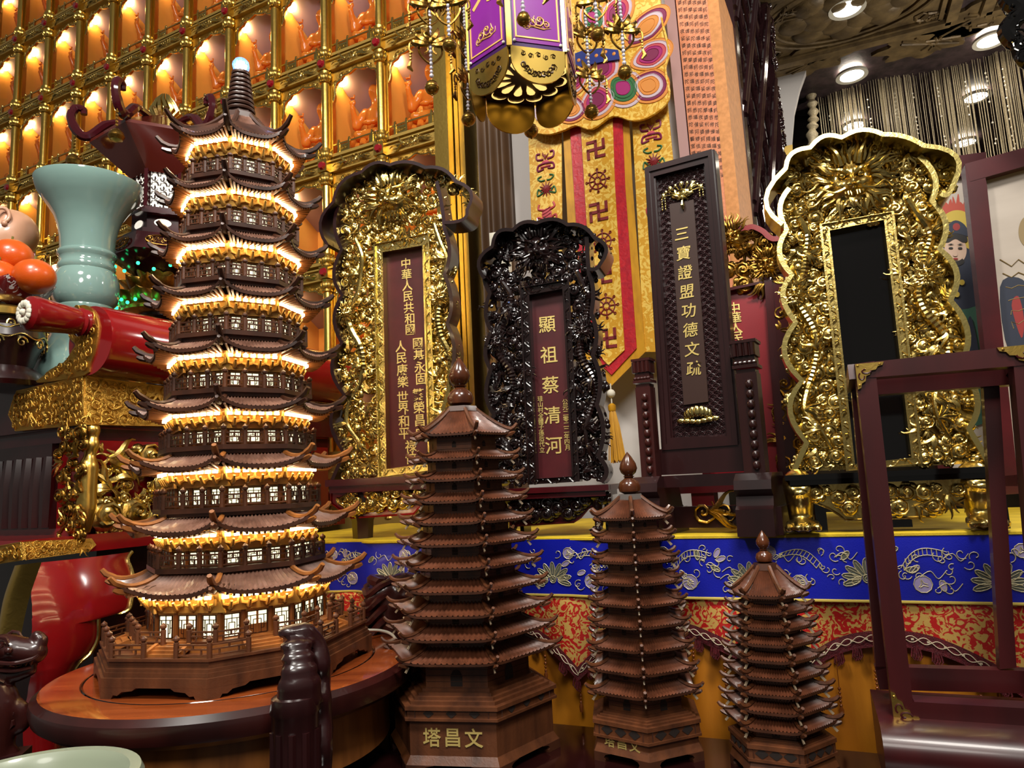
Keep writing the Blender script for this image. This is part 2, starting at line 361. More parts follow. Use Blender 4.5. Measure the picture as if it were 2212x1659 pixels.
for (px, py), lb in zip(((1830, 18), (1840, 163), (1845, 272), (2140, 87), (2108, 210), (2085, 308)), DL):
    p = atz(px, py, ZC-.03); t = thing('downlight', lb, 'ceiling light', p, 'recessed ceiling downlights')
    m = MB(); m.lathe([(.062, .012), (.082, .008), (.084, -.006), (.062, -.004), (.062, .012)], 24, cap=False); m.build('trim_ring', CREAM, t)
    m = MB(); m.lathe([(0, -.002), (.06, -.002), (.06, .004), (0, .004)], 24); m.build('lens', LAMPW, t)
# walls behind altar
def wallbox(name, x0, x1, y0, y1, z0, z1, mt, M=MW):
    m = MB(); m.box(((x0+x1)/2, (y0+y1)/2, (z0+z1)/2), (x1-x0, y1-y0, z1-z0)); o = m.build(name, mt); o.matrix_world = M; return structure(o)
xl = lambda px, py: local(MW, px, py)[0]
NS, NP = -.502, .2804                # pillar position and pitch along the niche wall
XF = NS+NP                           # start of the jamb
XB0, XB1, XWE = xl(1038, 600), xl(1107, 600), xl(1490, 330)
wallbox('wall_back', XB1, XWE, .05, .15, 0, 5.0, WHITEW)
BROWNC = pbr('brown_drape', '5d4023', .55, 0, col2='4a311a', scale=4)
m = MB(); P = []
for i in range(41):
    t = i/40; P.append((XB0+(XB1-XB0)*t, .03-.012*cos(t*pi*5)-.01*t))
m.prismz(P+[(XB1, .12), (XB0, .12)], 0, ZC); o = m.build('pillar_drape', BROWNC); o.matrix_world = MW
tag(o, 'dark brown draped column between niche wall and yellow banner', 'column')
wallbox('wall_left', -4.8, XF+.02, .32, .40, 0, 5.0, pbr('brown_wall', '5b3413', .7))  # plain even brown behind the niches
# ---------------------------------------------------------------- niche wall
z98, z327 = local(MW, 847, 98)[1], local(MW, 847, 327)[1]; NH = z98-z327
ORANGE = pbr('amber_lining', 'dd9640', .32, 0, col2='d08534', scale=5)
GLASS = bpy.data.materials.new('clear_glass'); GLASS.use_nodes = True
_n = GLASS.node_tree; _n.nodes.clear(); _o = _n.nodes.new('ShaderNodeOutputMaterial'); _m = _n.nodes.new('ShaderNodeMixShader'); _t = _n.nodes.new('ShaderNodeBsdfTransparent'); _g = _n.nodes.new('ShaderNodeBsdfGlossy'); _l = _n.nodes.new('ShaderNodeLayerWeight')
_g.inputs['Roughness'].default_value = .03; _l.inputs['Blend'].default_value = .12
_n.links.new(_l.outputs['Fresnel'], _m.inputs[0]); _n.links.new(_t.outputs[0], _m.inputs[1]); _n.links.new(_g.outputs[0], _m.inputs[2]); _n.links.new(_m.outputs[0], _o.inputs['Surface'])
AMBER = pbr('amber_glass', 'f39332', .22, 0, coat=.3, transl=.5)
JEWEL = pbr('red_jewel', '8c0f1c', .08, 0, coat=1)
NLAMP = pbr('niche_lamp', 'ffffff', .5, emit='ffd890', strength=120)
ND = .21
HOOD = pbr('niche_hood', 'a08890', .3, 0, coat=.2)
def cell_meshes():
    w, h = NP, NH; rng = random.Random(5); x0, x1 = .022, w-.014; zb, zt = .055, h-.028
    m = MB(); zk = zt-.12                             # inside lining: floor, sides, back and a sloping hood
    m.add([(x0, 0, zb), (x1, 0, zb), (x1, 0, zt), (x0, 0, zt), (x0, ND, zb), (x1, ND, zb), (x1, ND, zk), (x0, ND, zk)], [(4, 5, 6, 7), (0, 4, 7, 3), (5, 1, 2, 6), (0, 1, 5, 4)])
    m.mi = 1; m.add([(x1, 0, zt), (x0, 0, zt), (x1, ND, zk), (x0, ND, zk)], [(0, 1, 3, 2)])
    nic = m.build('niche', [ORANGE, HOOD], None, smooth=False)
    m = MB(); m.box((w/2, -.002, .0), (w, .034, .04)); m.box((w/2, -.006, .022), (w, .046, .006)); m.box((w/2, -.006, -.022), (w, .042, .006))
    m.box((w/2, -.004, .048), (w, .03, .012)); beam = m.build('beam', WALLGOLD)
    m = MB()
    for k in range(9):
        t = k/8; swirl(m, w*(.3+.42*t), rng.uniform(-.006, .006), .017*(1-abs(t-.5)*1.1), -.03, rng)
    for sg in (-1, 1): strands(m, w/2+.03*sg, 0, pi/2*(1-sg), .065, .006, -.03, 3, rng, .3)
    plaq = m.build('plaque', GOLD)
    m = MB(); top = h-.022
    arch = [(x0-.004, top), (x0-.004, top-.13), (x0+.004, top-.135), (x0+.014, top-.112), (x0+.014, top-.08), (x0+.024, top-.056), (x0+.046, top-.047), (x0+.058, top-.034), (x0+.09, top-.032), (w*.5, top-.02)]
    cv = [(p[0], p[1]) for p in cr([(a, b, 0) for a, b in arch[1:]], 3)]
    half = cv+[(w-a+.008, b) for a, b in reversed(cv)]
    m.prism([(x0-.004, top)]+half+[(w-x0+.012, top)], -.006, .004)
    m.mi = 1; m.tube([(a, -.008, b) for a, b in half], .0042, 5)
    for k in range(34):
        t = rng.random(); i = int(t*(len(half)-1)); a, b = half[i]; s = rng.uniform(.012, .5)
        zz = b+(top-b)*s
        swirl(m, a, min(zz, top-.008), rng.uniform(.007, .012), -.006, rng, 4, 9)
    val = m.build('valance', [ENGR, GOLD])
    m = MB()
    for xx in (.05, w*.37, w*.78, w-.028): m.box((xx, -.004, .08), (.009, .009, .055)); m.ball((xx, -.004, .111), .006, 6, 4)
    m.box((w*.5, -.004, .099), (w-.05, .005, .006)); m.box((.075, -.003, .076), (.05, .003, .036)); m.box((w-.055, -.003, .076), (.045, .003, .036)); m.box((w*.5, -.004, .06), (w-.05, .005, .005))
    for k in range(4): swirl(m, .06+.012*k, .076, .008, -.006, rng, 4, 9)
    rail = m.build('railing', GOLD)
    m = MB(); m.lathe([(0, -.01), (.011, -.01), (.012, .0), (0, .0)], 14, (x0+.02, .028, zt-.032)); lamp = m.build('lamp', NLAMP)
    m = MB(); m.add([(x0, .012, zb), (x1, .012, zb), (x1, .012, zt), (x0, .012, zt)], [(0, 1, 2, 3)]); pane = m.build('glass_pane', GLASS, None, smooth=False)
    return nic, (beam, plaq, val, rail, lamp, pane)
def buddha_mesh():
    mb = bpy.data.metaballs.new('b'); mb.resolution = .0065; mb.render_resolution = .0065; mb.threshold = .35
    def e(c, r, q=(1, 1, 1), rz=0.):
        x = mb.elements.new(); x.co = c; x.radius = r*1.55; x.stiffness = 2
        if q != (1, 1, 1): x.type = 'ELLIPSOID'; mx = max(q); x.size_x, x.size_y, x.size_z = [v/mx for v in q]; x.radius = r*1.55*mx*.9
    def limb(a, b, r0, r1, n=5):
        for i in range(n):
            t = i/(n-1); e([a[k]+(b[k]-a[k])*t for k in range(3)], r0+(r1-r0)*t)
    e((0, 0, .025), .06, (1, .62, .32)); limb((-.062, -.01, .026), (.03, -.04, .02), .021, .014); limb((.062, -.01, .026), (-.03, -.045, .024), .021, .014)
    e((0, .004, .075), .036, (1, .75, 1.3)); e((0, .004, .105), .036, (1.15, .75, .8)); limb((0, .003, .13), (0, 0, .15), .013, .012, 3)
    e((0, -.002, .17), .023, (.9, .95, 1.2)); e((0, .002, .198), .013); e((-.02, .002, .165), .006, (.5, .6, 1.6)); e((.02, .002, .165), .006, (.5, .6, 1.6)); e((0, -.023, .166), .0045)
    limb((-.04, .004, .118), (-.062, -.012, .075), .014, .012); limb((-.062, -.012, .075), (-.058, -.035, .12), .011, .008)
    e((-.058, -.036, .133), .011, (.8, .5, 1)); 
    for k in range(4): limb((-.066+.0055*k, -.037, .142), (-.068+.0065*k, -.038, .158+(.004 if k in (1, 2) else 0)), .0036, .003, 3)
    limb((-.048, -.038, .132), (-.043, -.04, .143), .0036, .003, 3)
    limb((.04, .004, .118), (.06, -.008, .072), .014, .012); limb((.06, -.008, .072), (.008, -.045, .055), .011, .009); e((0, -.048, .054), .011, (1.3, .8, .6))
    o = bpy.data.objects.new('b', mb); COL.objects.link(o); dg = bpy.context.evaluated_depsgraph_get()
    me = bpy.data.meshes.new_from_object(o.evaluated_get(dg)); bpy.data.objects.remove(o); bpy.data.metaballs.remove(mb)
    for p in me.polygons: p.use_smooth = True
    me.materials.clear(); me.materials.append(AMBER); return me
def lotus_mesh():
    m = MB(); m.lathe([(0, -.03), (.06, -.03), (.066, -.024), (.05, -.012), (.064, 0), (0, .002)], 20, sq=(1, .75))
    for rr, z, n in ((.062, -.008, 14), (.058, .0, 12)):
        for i in range(n):
            a = 2*pi*(i+.5*(z == 0))/n; m.ball((rr*cos(a), rr*.75*sin(a), z), .014, 6, 4, (.8, .8, 1.1))
    return m
t = thing('niche_wall', 'tall gilt wall of small arched niches receding to the left', 'niche wall', MW)
nic, subs = cell_meshes(); bme = buddha_mesh(); lo = None; first = True; CELLS = []
inv = cam.matrix_world.inverted()
def pix(p):
    q = inv @ p; return 1106+FPX*q.x/-q.z, 829.5-FPX*q.y/-q.z
for c in range(-1, 14):
    for r in range(-1, 8):
        x, z = NS-NP*c, z327-NH*2+NH*r            # lower left corner: beam line
        if c == -1: x = NS
        else: x = NS-NP*c
        P = [pix(MW @ Vector((x+a*NP, 0, z+b*NH))) for a in (0, 1) for b in (0, 1)]
        if max(p[0] for p in P) < -130 or min(p[1] for p in P) > 900 or max(p[1] for p in P) < -30: continue
        if c < 0: continue
        CELLS.append((c, r, x, z, P))
        n = nic if first else copyobj(nic); n.parent = t; n.location = (x, 0, z)
        for s in subs:
            d = s if first else copyobj(s); d.parent = n; d.location = (0, 0, 0)
        first = False
ORD = 'first second third fourth fifth sixth seventh eighth ninth tenth eleventh twelfth thirteenth fourteenth'.split()
bo = None
for c, r, x, z, P in CELLS:
    cx, cy = sum(p[0] for p in P)/4, sum(p[1] for p in P)/4
    if cx < -110 or cy < -80 or cy > 830: continue
    if 440 < cx < 680 and cy > 330: continue       # behind the lit pagoda
    if cx < 440 and cy > 470: continue
    Mb = MW @ Matrix.Translation((x+NP*.56, ND*.5, z+.102)) @ Matrix.Scale(1.42, 4)
    if bo is None:
        bo = bpy.data.objects.new('buddha_statuette', bme); COL.objects.link(bo); b = bo; b.matrix_world = Mb
        lo = lotus_mesh().build('lotus_seat', AMBER, bo)
    else: b = copytree(bo, Mb)
    tag(b, 'amber seated figurine, %s niche from the bottom, %s column from the jamb' % (ORD[r+1], ORD[c]), 'statuette', 'amber statuettes in the wall niches')
zlo, zhi = z327-NH*2.6, z327+NH*6
for c in range(-1, 14):
    x = NS-NP*c
    if c == -1: continue
    m = MB(); m.lathe([(.017, zlo), (.017, zhi)], 14, (x, -.024, 0)); m.box((x, .004, (zlo+zhi)/2), (.038, .03, zhi-zlo)); m.box((x+.025, -.004, (zlo+zhi)/2), (.006, .02, zhi-zlo)); m.box((x-.022, -.004, (zlo+zhi)/2), (.006, .02, zhi-zlo))
    rows = [z327-NH*2+NH*r for r in range(-1, 9)]
    for z in rows:
        for dz in (-.052, .052):
            m.lathe([(.018, -.028), (.024, -.024), (.021, -.014), (.026, -.006), (.026, .006), (.021, .014), (.024, .024), (.018, .028)], 12, (x, -.024, z+dz))
            for i in range(8): m.ball((x+.024*cos(i*pi/4), -.024+.024*sin(i*pi/4), z+dz), .008, 5, 4, (1, 1, 1.8))
        m.box((x, -.03, z), (.046, .04, .05))
    p = m.build('pillar', BRASS, t)
    for z in rows:
        y = pix(MW @ Vector((x, 0, z)))
        if not (-120 < y[0] < 1100 and -40 < y[1] < 900): continue
        m = MB(); m.lathe([(.019, 0), (.013, .009), (0, .009)], 8, a0=pi/8); j = m.build('red_gem', JEWEL, p, 10); j.matrix_basis = Matrix.Translation((x, -.05, z)) @ Matrix.Rotation(pi/2, 4, 'X')
m = MB()
for a, w, d in ((.0, .05, .06), (.042, .02, .09), (.062, .012, .05)): m.box((XF-.005+a, -d/2+.02, (zlo+zhi)/2), (w, d, zhi-zlo))
m.box((XF+.075, .05, (zlo+zhi)/2), (.02, .14, zhi-zlo)); m.build('jamb', BRASS, t)
m = MB(); m.box(((NS-NP*13+XF)/2, .06, zlo/2), (NP*14.5, .2, zlo)); m.build('plinth', WALLGOLD, t)
t['kind'] = 'thing'
# ---------------------------------------------------------------- lit nine-storey pagoda on its round table
PC = Vector((-.505, 1.3, ZR)); MP = Matrix.Translation(PC); PA = R(-79)
def oz(px, py, rad, ang=-79):         # height of a point on a ring round the pagoda axis
    return at(px, py, PC.y+rad*sin(R(ang))).z-ZR
tips = [238, 351, 466, 585, 709, 839, 970, 1115, 1255]; tipx = [488, 488, 485, 483, 478, 477, 474, 469, 469]
KS = .868
TR = [KS*(185+(300-185)*k/8)/1534*1.3/.985 for k in range(9)]
TZ = [oz(tipx[k], tips[k], TR[k]) for k in range(9)]
pag = thing('pagoda_lamp', 'tall lit nine-storey octagonal wooden pagoda with glowing eaves, on the round table', 'pagoda', MP)
def onring(rad, i, t=0., n=8, a0=PA):
    a, b = a0+2*pi*i/n, a0+2*pi*(i+1)/n; return Vector((rad*(cos(a)*(1-t)+cos(b)*t), rad*(sin(a)*(1-t)+sin(b)*t)))
def roof_mesh(mb, n, a0, ri, zi, re, ze, lift, ext, tiles, tv=5, thick=.006, amp=.0016, sub=4, curl=True, mt=(0, 1, 2), pw=3, hip=.0045, cl=1., cv=1.6):
    """tiled roof: n faces sagging from ring ri,zi to the eave re,ze, corners lifted and drawn out"""
    def P(i, s, t, dz=0.):
        e = onring(re, i, s, n, a0); w = abs(2*s-1); e = e*(1+ext*w**(pw+1)); q = onring(ri, i, s, n, a0); p = q*(1-t)+e*t
        z = zi+(ze-zi)*(1-(1-t)**cv)+lift*w**pw*t**2
        return Vector((p.x, p.y, z+dz))
    N = tiles*sub
    for i in range(n):
        mb.mi = mt[0]; mb.grid(lambda u, v: P(i, u, v, amp*cos(u*tiles*2*pi)+amp*.55*(int(v*tv+.5) % 2)), N, tv)
        mb.mi = mt[1]; k = 12
        vs, fs = [], []
        for a in range(k+1):
            u = a/k; vs += [tuple(P(i, u, 1)), tuple(P(i, u, 1, -thick)), tuple(P(i, u, .1, -thick))]
        for a in range(k):
            b = a*3; fs += [(b, b+3, b+4, b+1), (b+1, b+4, b+5, b+2)]
        mb.add(vs, fs); mb.mi = mt[2]
        C = [P(i, 0, t/8, .002) for t in range(9)]; d = (C[-1]-C[-3]).normalized()
        hr = (Vector((C[-1].x, C[-1].y, 0))).normalized(); L = ((re-ri)*.2+.006)*cl
        C += [C[-1]+hr*L*.5+Vector((0, 0, L*.25)), C[-1]+hr*L*.95+Vector((0, 0, L*.75))] if curl else []
        mb.tube(C, [hip]*8+[hip*1.2, hip*1.15, hip*.9][:len(C)-8], 6)
        if curl:
            e = P(i, 0, 1, -thick-.002); mb.tube([e-hr*L*.9-Vector((0, 0, .004)), e+hr*L*.1, e+hr*L*.55+Vector((0, 0, L*.18))], [hip*1.1, hip*1.2, hip*.7], 5)
    return P
def lattice(mb, i, x0, x1, z0, z1, rad, n=8, a0=PA, door=False):
    """window in wall face i: paper plus frame and fretwork"""
    a = onring(rad, i, 0, n, a0); b = onring(rad, i, 1, n, a0); d = (b-a); L = d.length; d /= L; nrm = Vector((d.y, -d.x))
    if nrm.dot(a) < 0: nrm = -nrm
    W = lambda x, z, o: (a.x+d.x*x*L+nrm.x*o, a.y+d.y*x*L+nrm.y*o, z)
    mb.mi = 0; mb.add([W(x0, z0, .0008), W(x1, z0, .0008), W(x1, z1, .0008), W(x0, z1, .0008)], [(0, 1, 2, 3)])
    mb.mi = 1; w, h = x1-x0, z1-z0; t = .0011
    S = [(0, 0, 1, 0), (0, 1, 1, 1), (0, 0, 0, 1), (1, 0, 1, 1), (.3, 0, .3, .62), (.7, 0, .7, .62), (.3, .62, .7, .62), (.16, .2, .3, .2), (.7, .2, .84, .2), (.16, .2, .16, .8), (.84, .2, .84, .8), (.16, .8, .84, .8), (0, .45, .16, .45), (.84, .45, 1, .45), (.5, .62, .5, 1), (0, .8, .16, .8), (.84, .8, 1, .8)]
    for p, q, r, s in S: mb.bar(W(x0+w*p, z0+h*q, .0016), W(x0+w*r, z0+h*s, .0016), t, .0018, (nrm.x, nrm.y, 0))
    if door:
        mb.mi = 2; mb.add([W(x0, z0, .0024), W(x1, z0, .0024), W(x1, z0+h*.42, .0024), W(x0, z0+h*.42, .0024)], [(0, 1, 2, 3)])
        mb.bar(W((x0+x1)/2, z0, .002), W((x0+x1)/2, z1, .002), .003, .003, (nrm.x, nrm.y, 0))
def balustrade(mb, rad, z, h, per, n=8, a0=PA, skip=(), pr=.0042, faces=None, ks=None):
    for i in faces or range(n):
        for k in ks or range(per):
            p = onring(rad, i, k/per, n, a0); mb.lathe([(pr, 0), (pr, h*.72), (pr*.6, h*.76), (pr*1.25, h*.86), (pr*1.2, h*.95), (0, h*1.1)], 8, (p.x, p.y, z))
            if (i, k) in skip: continue
            q = onring(rad, i, (k+1)/per, n, a0)
            for f in (.12, .4, .62): mb.bar((p.x, p.y, z+h*f), (q.x, q.y, z+h*f), .003, .0026 if f > .5 else .002)
            for j in range(1, 4): v = p+(q-p)*(j/4); mb.bar((v.x, v.y, z+h*(.12 if j != 2 else .4)), (v.x, v.y, z+h*(.4 if j != 2 else .62)), .0024, .0024)
def brackets(mb, i, rad, z0, z1, cnt, n=8, a0=PA):
    for k in range(cnt):
        s = (k+.5)/cnt if True else 0; p = onring(rad, i, s, n, a0); c = onring(1, i, .5, n, a0).normalized(); h = z1-z0
        v = lambda o, z: (p.x+c.x*o, p.y+c.y*o, z0+h*z)
        mb.ball(v(.004, .3), h*.2, 7, 5); mb.tube([v(0, .15), v(.01, .28), v(.016, .6)], [h*.1, h*.12, h*.08], 6); a = Vector((-c.y, c.x))*h
        for sg in (-1, 1): mb.tube([v(.006, .35), (p.x+c.x*.008+sg*a.x*.35, p.y+c.y*.008+sg*a.y*.35, z0+h*.45), (p.x+c.x*.009+sg*a.x*.4, p.y+c.y*.009+sg*a.y*.4, z0+h*.72)], [h*.09, h*.1, h*.07], 5)
        mb.box((p.x+c.x*.008, p.y+c.y*.008, z0+h*.82), (h*.6, h*.4, h*.14), math.atan2(c.y, c.x)+pi/2)
        q = onring(rad*1.002, i, (k+1)/cnt, n, a0)
        if k < cnt-1 or True: mb.prismz([(q.x-a.x*.42, q.y-a.y*.42), (q.x+a.x*.42, q.y+a.y*.42), (q.x+a.x*.42+c.x*.004, q.y+a.y*.42+c.y*.004), (q.x-a.x*.42+c.x*.004, q.y-a.y*.42+c.y*.004)], z0+h*.02, z0+h*.62, [(q.x-a.x*.08, q.y-a.y*.08), (q.x+a.x*.08, q.y+a.y*.08), (q.x+a.x*.08+c.x*.004, q.y+a.y*.08+c.y*.004), (q.x-a.x*.08+c.x*.004, q.y-a.y*.08+c.y*.004)])
FLR = 'top eighth seventh sixth fifth fourth third second ground'.split()
DECKZ = oz(470, 1391, .2*KS)             # floor of the ground storey
BEADT = pbr('roof_tile_sheen', '8c6858', .34, 0, col2='6e4c3e', scale=60, coat=.35)
for k in range(9):
    tr = TR[k]; H = (TZ[k-1]-TZ[k]) if k else (TZ[0]-TZ[1]); Hn = TZ[k]-TZ[k+1] if k < 8 else .11
    re = tr*.87; E = TZ[k]-.023; rw = tr*(.58 if k < 8 else .655)
    zi = E+(.019 if k < 8 else .026); ri = tr*.64
    if k == 0: ri, zi = .029, E+.08
    zfl = (TZ[k+1]-.024+.036) if k < 8 else DECKZ
    zb = E-.034                      # underside of the bracket band
    m = MB(); po = [tuple(onring(rw, i)) for i in range(8)]; m.prismz(po, zfl, zb)
    m.mi = 1; po2 = [tuple(onring(rw*1.015, i)) for i in range(8)]; m.prismz(po2, zb-.003, zb+.002)
    m.mi = 0; top = [tuple(onring(rw*1.02+.012, i)) for i in range(8)]; m.mi = 1; m.prismz([tuple(onring(rw*1.0, i)) for i in range(8)], zb, E-.001, top)
    for i in range(8):
        m.mi = 0
        for s in (0, .31, .69): p = onring(rw, i, s); m.tube([(p.x, p.y, zfl), (p.x, p.y, zb)], .0042, 6)
        m.mi = 1; brackets(m, i, rw*1.02, zb, E-.004, 4 if k > 2 else 3)
    st = m.build('storey', [TEAK, HONEY], pag)
    m = MB(); roof_mesh(m, 8, PA, ri, zi, re, E, .017, .07, 18 if k else 16, tv=8 if k else 12, mt=(0, 1, 2))
    m.build('roof', [BEADT, WALN2, TEAK if k > 5 else WALN2], st)
    m = MB()
    for i in range(8):
        cnt = 15
        for j in range(1, cnt):
            s = j/cnt; w = abs(2*s-1); e = onring(re*.985, i, s)*(1+.07*w**4); q = onring(rw*1.1, i, s); z = E-.006+.017*w**3
            m.bar((q.x, q.y, E-.004), (e.x, e.y, z-.002), .0036, .0036)
    m.build('rafters', TEAK, st)
    m = MB()
    for i in range(8):
        for j in range(7):
            a, b = onring(rw*1.02+.016, i, .05+.13*j), onring(rw*1.02+.016, i, .05+.13*j+.075); m.bar((a.x, a.y, E-.009), (b.x, b.y, E-.009), .005, .005)
    m.build('light_strip', LED, st)
    for i in (7, 0, 1, 2, 6):
        for j in range(3):
            m = MB(); x0 = (.055, .365, .745)[j]; x1 = x0+(.2, .27, .2)[j]; h = zb-zfl
            lattice(m, i, x0, x1, zfl+h*(.16 if k < 8 else .1), zfl+h*.9, rw+.0006, door=(k == 8 and j == 1))
            m.build('door' if (k == 8 and j == 1) else 'window', [WINL, ROSE2, TEAK], st)
    if k < 8:
        rb = TR[k+1]*.68 if k < 8 else .2; m = MB(); zp = zfl-.008
        m.prismz([tuple(onring(rb, i)) for i in range(8)], zp, zfl); m.prismz([tuple(onring(rb*.93, i)) for i in range(8)], zp-.006, zp); m.build('balcony', WALN2, st)
        m = MB(); balustrade(m, rb*.965, zfl, .03+.0004*k, 3, pr=.0043); m.build('railing', WALNUT, st)
# mast with rings and the crystal ball
m = MB(); z0 = TZ[0]-.024+.08
m.lathe([(.036, -.01), (.034, .004), (.026, .008), (.024, .014)], 8, (0, 0, z0), a0=PA)
zt = at(536, 155, PC.y).z-ZR; n = 9
for i in range(n):
    z = z0+.012+(zt-z0-.012)*i/n; h = (zt-z0-.012)/n; r = .027-.011*i/n
    m.lathe([(r*.7, z), (r, z+h*.18), (r*1.04, z+h*.5), (r, z+h*.75), (r*.68, z+h)], 20)
m.build('mast', WALN2, pag)
CRYS = pbr('crystal', 'bcd4ff', .03, 0, emit='5a8cff', strength=1.2, coat=1)
m = MB(); m.ball((0, 0, zt+.013), .0165, 12, 8); o = m.build('crystal_ball', CRYS, pag, 5)
m = MB(); m.ball((0, 0, zt+.012), .0075, 8, 6); o2 = m.build('bulb', pbr('blue_bulb', 'cfe0ff', .5, emit='b8d4ff', strength=40), o)
CRYS.node_tree.nodes['Principled BSDF'].inputs['Transmission Weight'].default_value = .85
# terrace, steps, plinth
RT = .262*KS
zT = oz(470, 1421, .25*KS); zPb = .016
m = MB(); oc = lambda r: [tuple(onring(r, i)) for i in range(8)]
for a, z0, z1 in ((RT*.985, zT-.004, zT), (RT*.97, zT-.014, zT-.004), (RT*.99, zT-.019, zT-.014), (RT*1.0, zT-.026, zT-.019), (RT*1.02, zPb, zT-.026)): m.prismz(oc(a), z0, z1)
m.build('plinth', WALNUT, pag)
for i in range(8):
    a, b = onring(RT*1.02, i), onring(RT*1.02, i, 1); d = b-a; c = -(a+b).normalized()*.02; L = d.length
    for sg in (0, 1):
        m = MB()
        q = [(0, 0), (.1, 0), (.12, .35), (.16, .3), (.2, .62), (.3, .72), (.34, 1), (0, 1)]
        if sg: q = [(1-x, z) for x, z in reversed(q)]
        vs = [(a.x+d.x*x, a.y+d.y*x, z*zPb*1.02) for x, z in q]+[(a.x+d.x*x+c.x, a.y+d.y*x+c.y, z*zPb*1.02) for x, z in q]; n = len(q)
        m.add(vs, [tuple(range(n)), tuple(range(2*n-1, n-1, -1))]+[(j, j+n, (j+1) % n+n, (j+1) % n) for j in range(n)])
        m.build('bracket_foot', WALNUT, pag, 20)
m = MB(); m.prismz(oc(.213*KS), zT, DECKZ); m.prismz(oc(.2*KS), DECKZ-.001, DECKZ+.003)
for i in range(8):
    c = onring(1, i, .5).normalized(); a = Vector((-c.y, c.x)); e = onring(.213*KS, i, .5)
    for s in range(3): p = e+c*(.004+.008*s); m.box((p.x, p.y, zT+(DECKZ-zT)*(1-.33*s)/2), (.05, .012, (DECKZ-zT)*(1-.33*s)), math.atan2(a.y, a.x))
    for sg in (-1, 1): p = e+a*sg*.028; m.bar((p.x, p.y, DECKZ), (p.x+c.x*.03, p.y+c.y*.03, zT+.002), .006, .008)
m.build('inner_terrace', TEAK, pag)
for f in range(8):
    for ks in ((0, 1), (2,)):
        m = MB(); balustrade(m, .205*KS, DECKZ, .03, 3, skip=[(f, 1)], faces=[f], ks=ks); m.build('inner_railing', WALNUT, pag)
        m = MB(); balustrade(m, RT*.955, zT, .03, 3, skip=[(f, 1)], faces=[f], ks=ks); m.build('outer_railing', WALNUT, pag)
# ---------------------------------------------------------------- round dragon-post table
tb = thing('round_table', 'round polished table with dragon posts carrying the lit pagoda', 'table', Matrix.Translation((PC.x, PC.y, 0)))
TRD = .306
m = MB(); m.lathe([(0, ZR-.028), (TRD-.03, ZR-.03), (TRD-.014, ZR-.044), (TRD-.004, ZR-.036), (TRD, ZR-.022), (TRD-.002, ZR-.01), (TRD-.012, ZR-.002), (TRD-.03, ZR), (.238, ZR), (.2365, ZR-.0022), (.234, ZR-.0022), (.2325, ZR), (0, ZR)], 72)
o = m.build('tabletop', [TABLEW, ROSE], tb, 30)
for p in o.data.polygons:
    if p.center.z < ZR-.004 and (p.center.x**2+p.center.y**2)**.5 > TRD-.035: p.material_index = 1
m = MB(); m.tube([(0.2353*cos(2*pi*i/64), .2353*sin(2*pi*i/64), ZR-.0012) for i in range(65)], .0016, 4); m.build('inlay_line', BLACK, tb)
m = MB(); m.lathe([(TRD-.05, ZR-.03), (TRD-.045, ZR-.13), (TRD-.06, ZR-.13), (TRD-.066, ZR-.03)], 60); m.build('apron', TEAK, tb)
def metamesh(elems, res=.006, thr=.35):
    mb = bpy.data.metaballs.new('b'); mb.resolution = mb.render_resolution = res; mb.threshold = thr
    for c, r, q in elems:
        x = mb.elements.new(); x.co = c; x.stiffness = 2; x.radius = r*1.55
        if q: x.type = 'ELLIPSOID'; mx = max(q); x.size_x, x.size_y, x.size_z = [v/mx for v in q]; x.radius = r*1.55*mx*.9
    o = bpy.data.objects.new('b', mb); COL.objects.link(o); dg = bpy.context.evaluated_depsgraph_get(); me = bpy.data.meshes.new_from_object(o.evaluated_get(dg))
    vs = [tuple(v.co) for v in me.vertices]; fs = [tuple(p.vertices) for p in me.polygons]; bpy.data.objects.remove(o); bpy.data.metaballs.remove(mb); bpy.data.meshes.remove(me); return vs, fs
def chain(P, r0, r1, n=24):
    C = cr(P, max(2, n//(len(P)-1))); return [(c, r0+(r1-r0)*i/(len(C)-1), None) for i, c in enumerate(C)]
def dragonpost():                      # profile in the local x,z plane, looking along +x; origin on the table edge at table height
    E = []
    E += chain([(0, 0, -.16), (.005, 0, -.08), (.012, 0, -.02), (-.012, 0, .03), (-.018, 0, .07)], .03, .026, 20)
    E += chain([(-.018, 0, .07), (.005, 0, .092), (.04, 0, .085), (.068, 0, .078)], .027, .02, 14)          # skull to snout
    E += chain([(.06, 0, .085), (.078, 0, .1), (.068, 0, .112)], .013, .009, 6)                               # curled nose
    E += chain([(.0, 0, .045), (.03, 0, .038), (.06, 0, .045)], .017, .011, 8)                               # jaw
    for sg in (-1, 1):
        E += [((.012, sg*.022, .1), .012, None), ((.022, sg*.024, .088), .009, None)] + chain([(-.02, sg*.022, .095), (-.045, sg*.026, .085), (-.05, sg*.024, .06)], .011, .008, 6)
    for k in range(5): E += [((-.036-.004*k, 0, .1-.022*k), .014, (1, 1.9, .8))]
    E += chain([(.012, 0, -.02), (.045, 0, -.03), (.05, 0, -.06), (.025, 0, -.07)], .017, .01, 12)
    E += chain([(0, 0, -.1), (.035, 0, -.115), (.03, 0, -.14)], .016, .01, 8)
    return metamesh(E, .0065)
DV = dragonpost()
def tcol(px, py, Y):
    p = at(px, py, Y); return p.x-PC.x, p.y-PC.y, p.z
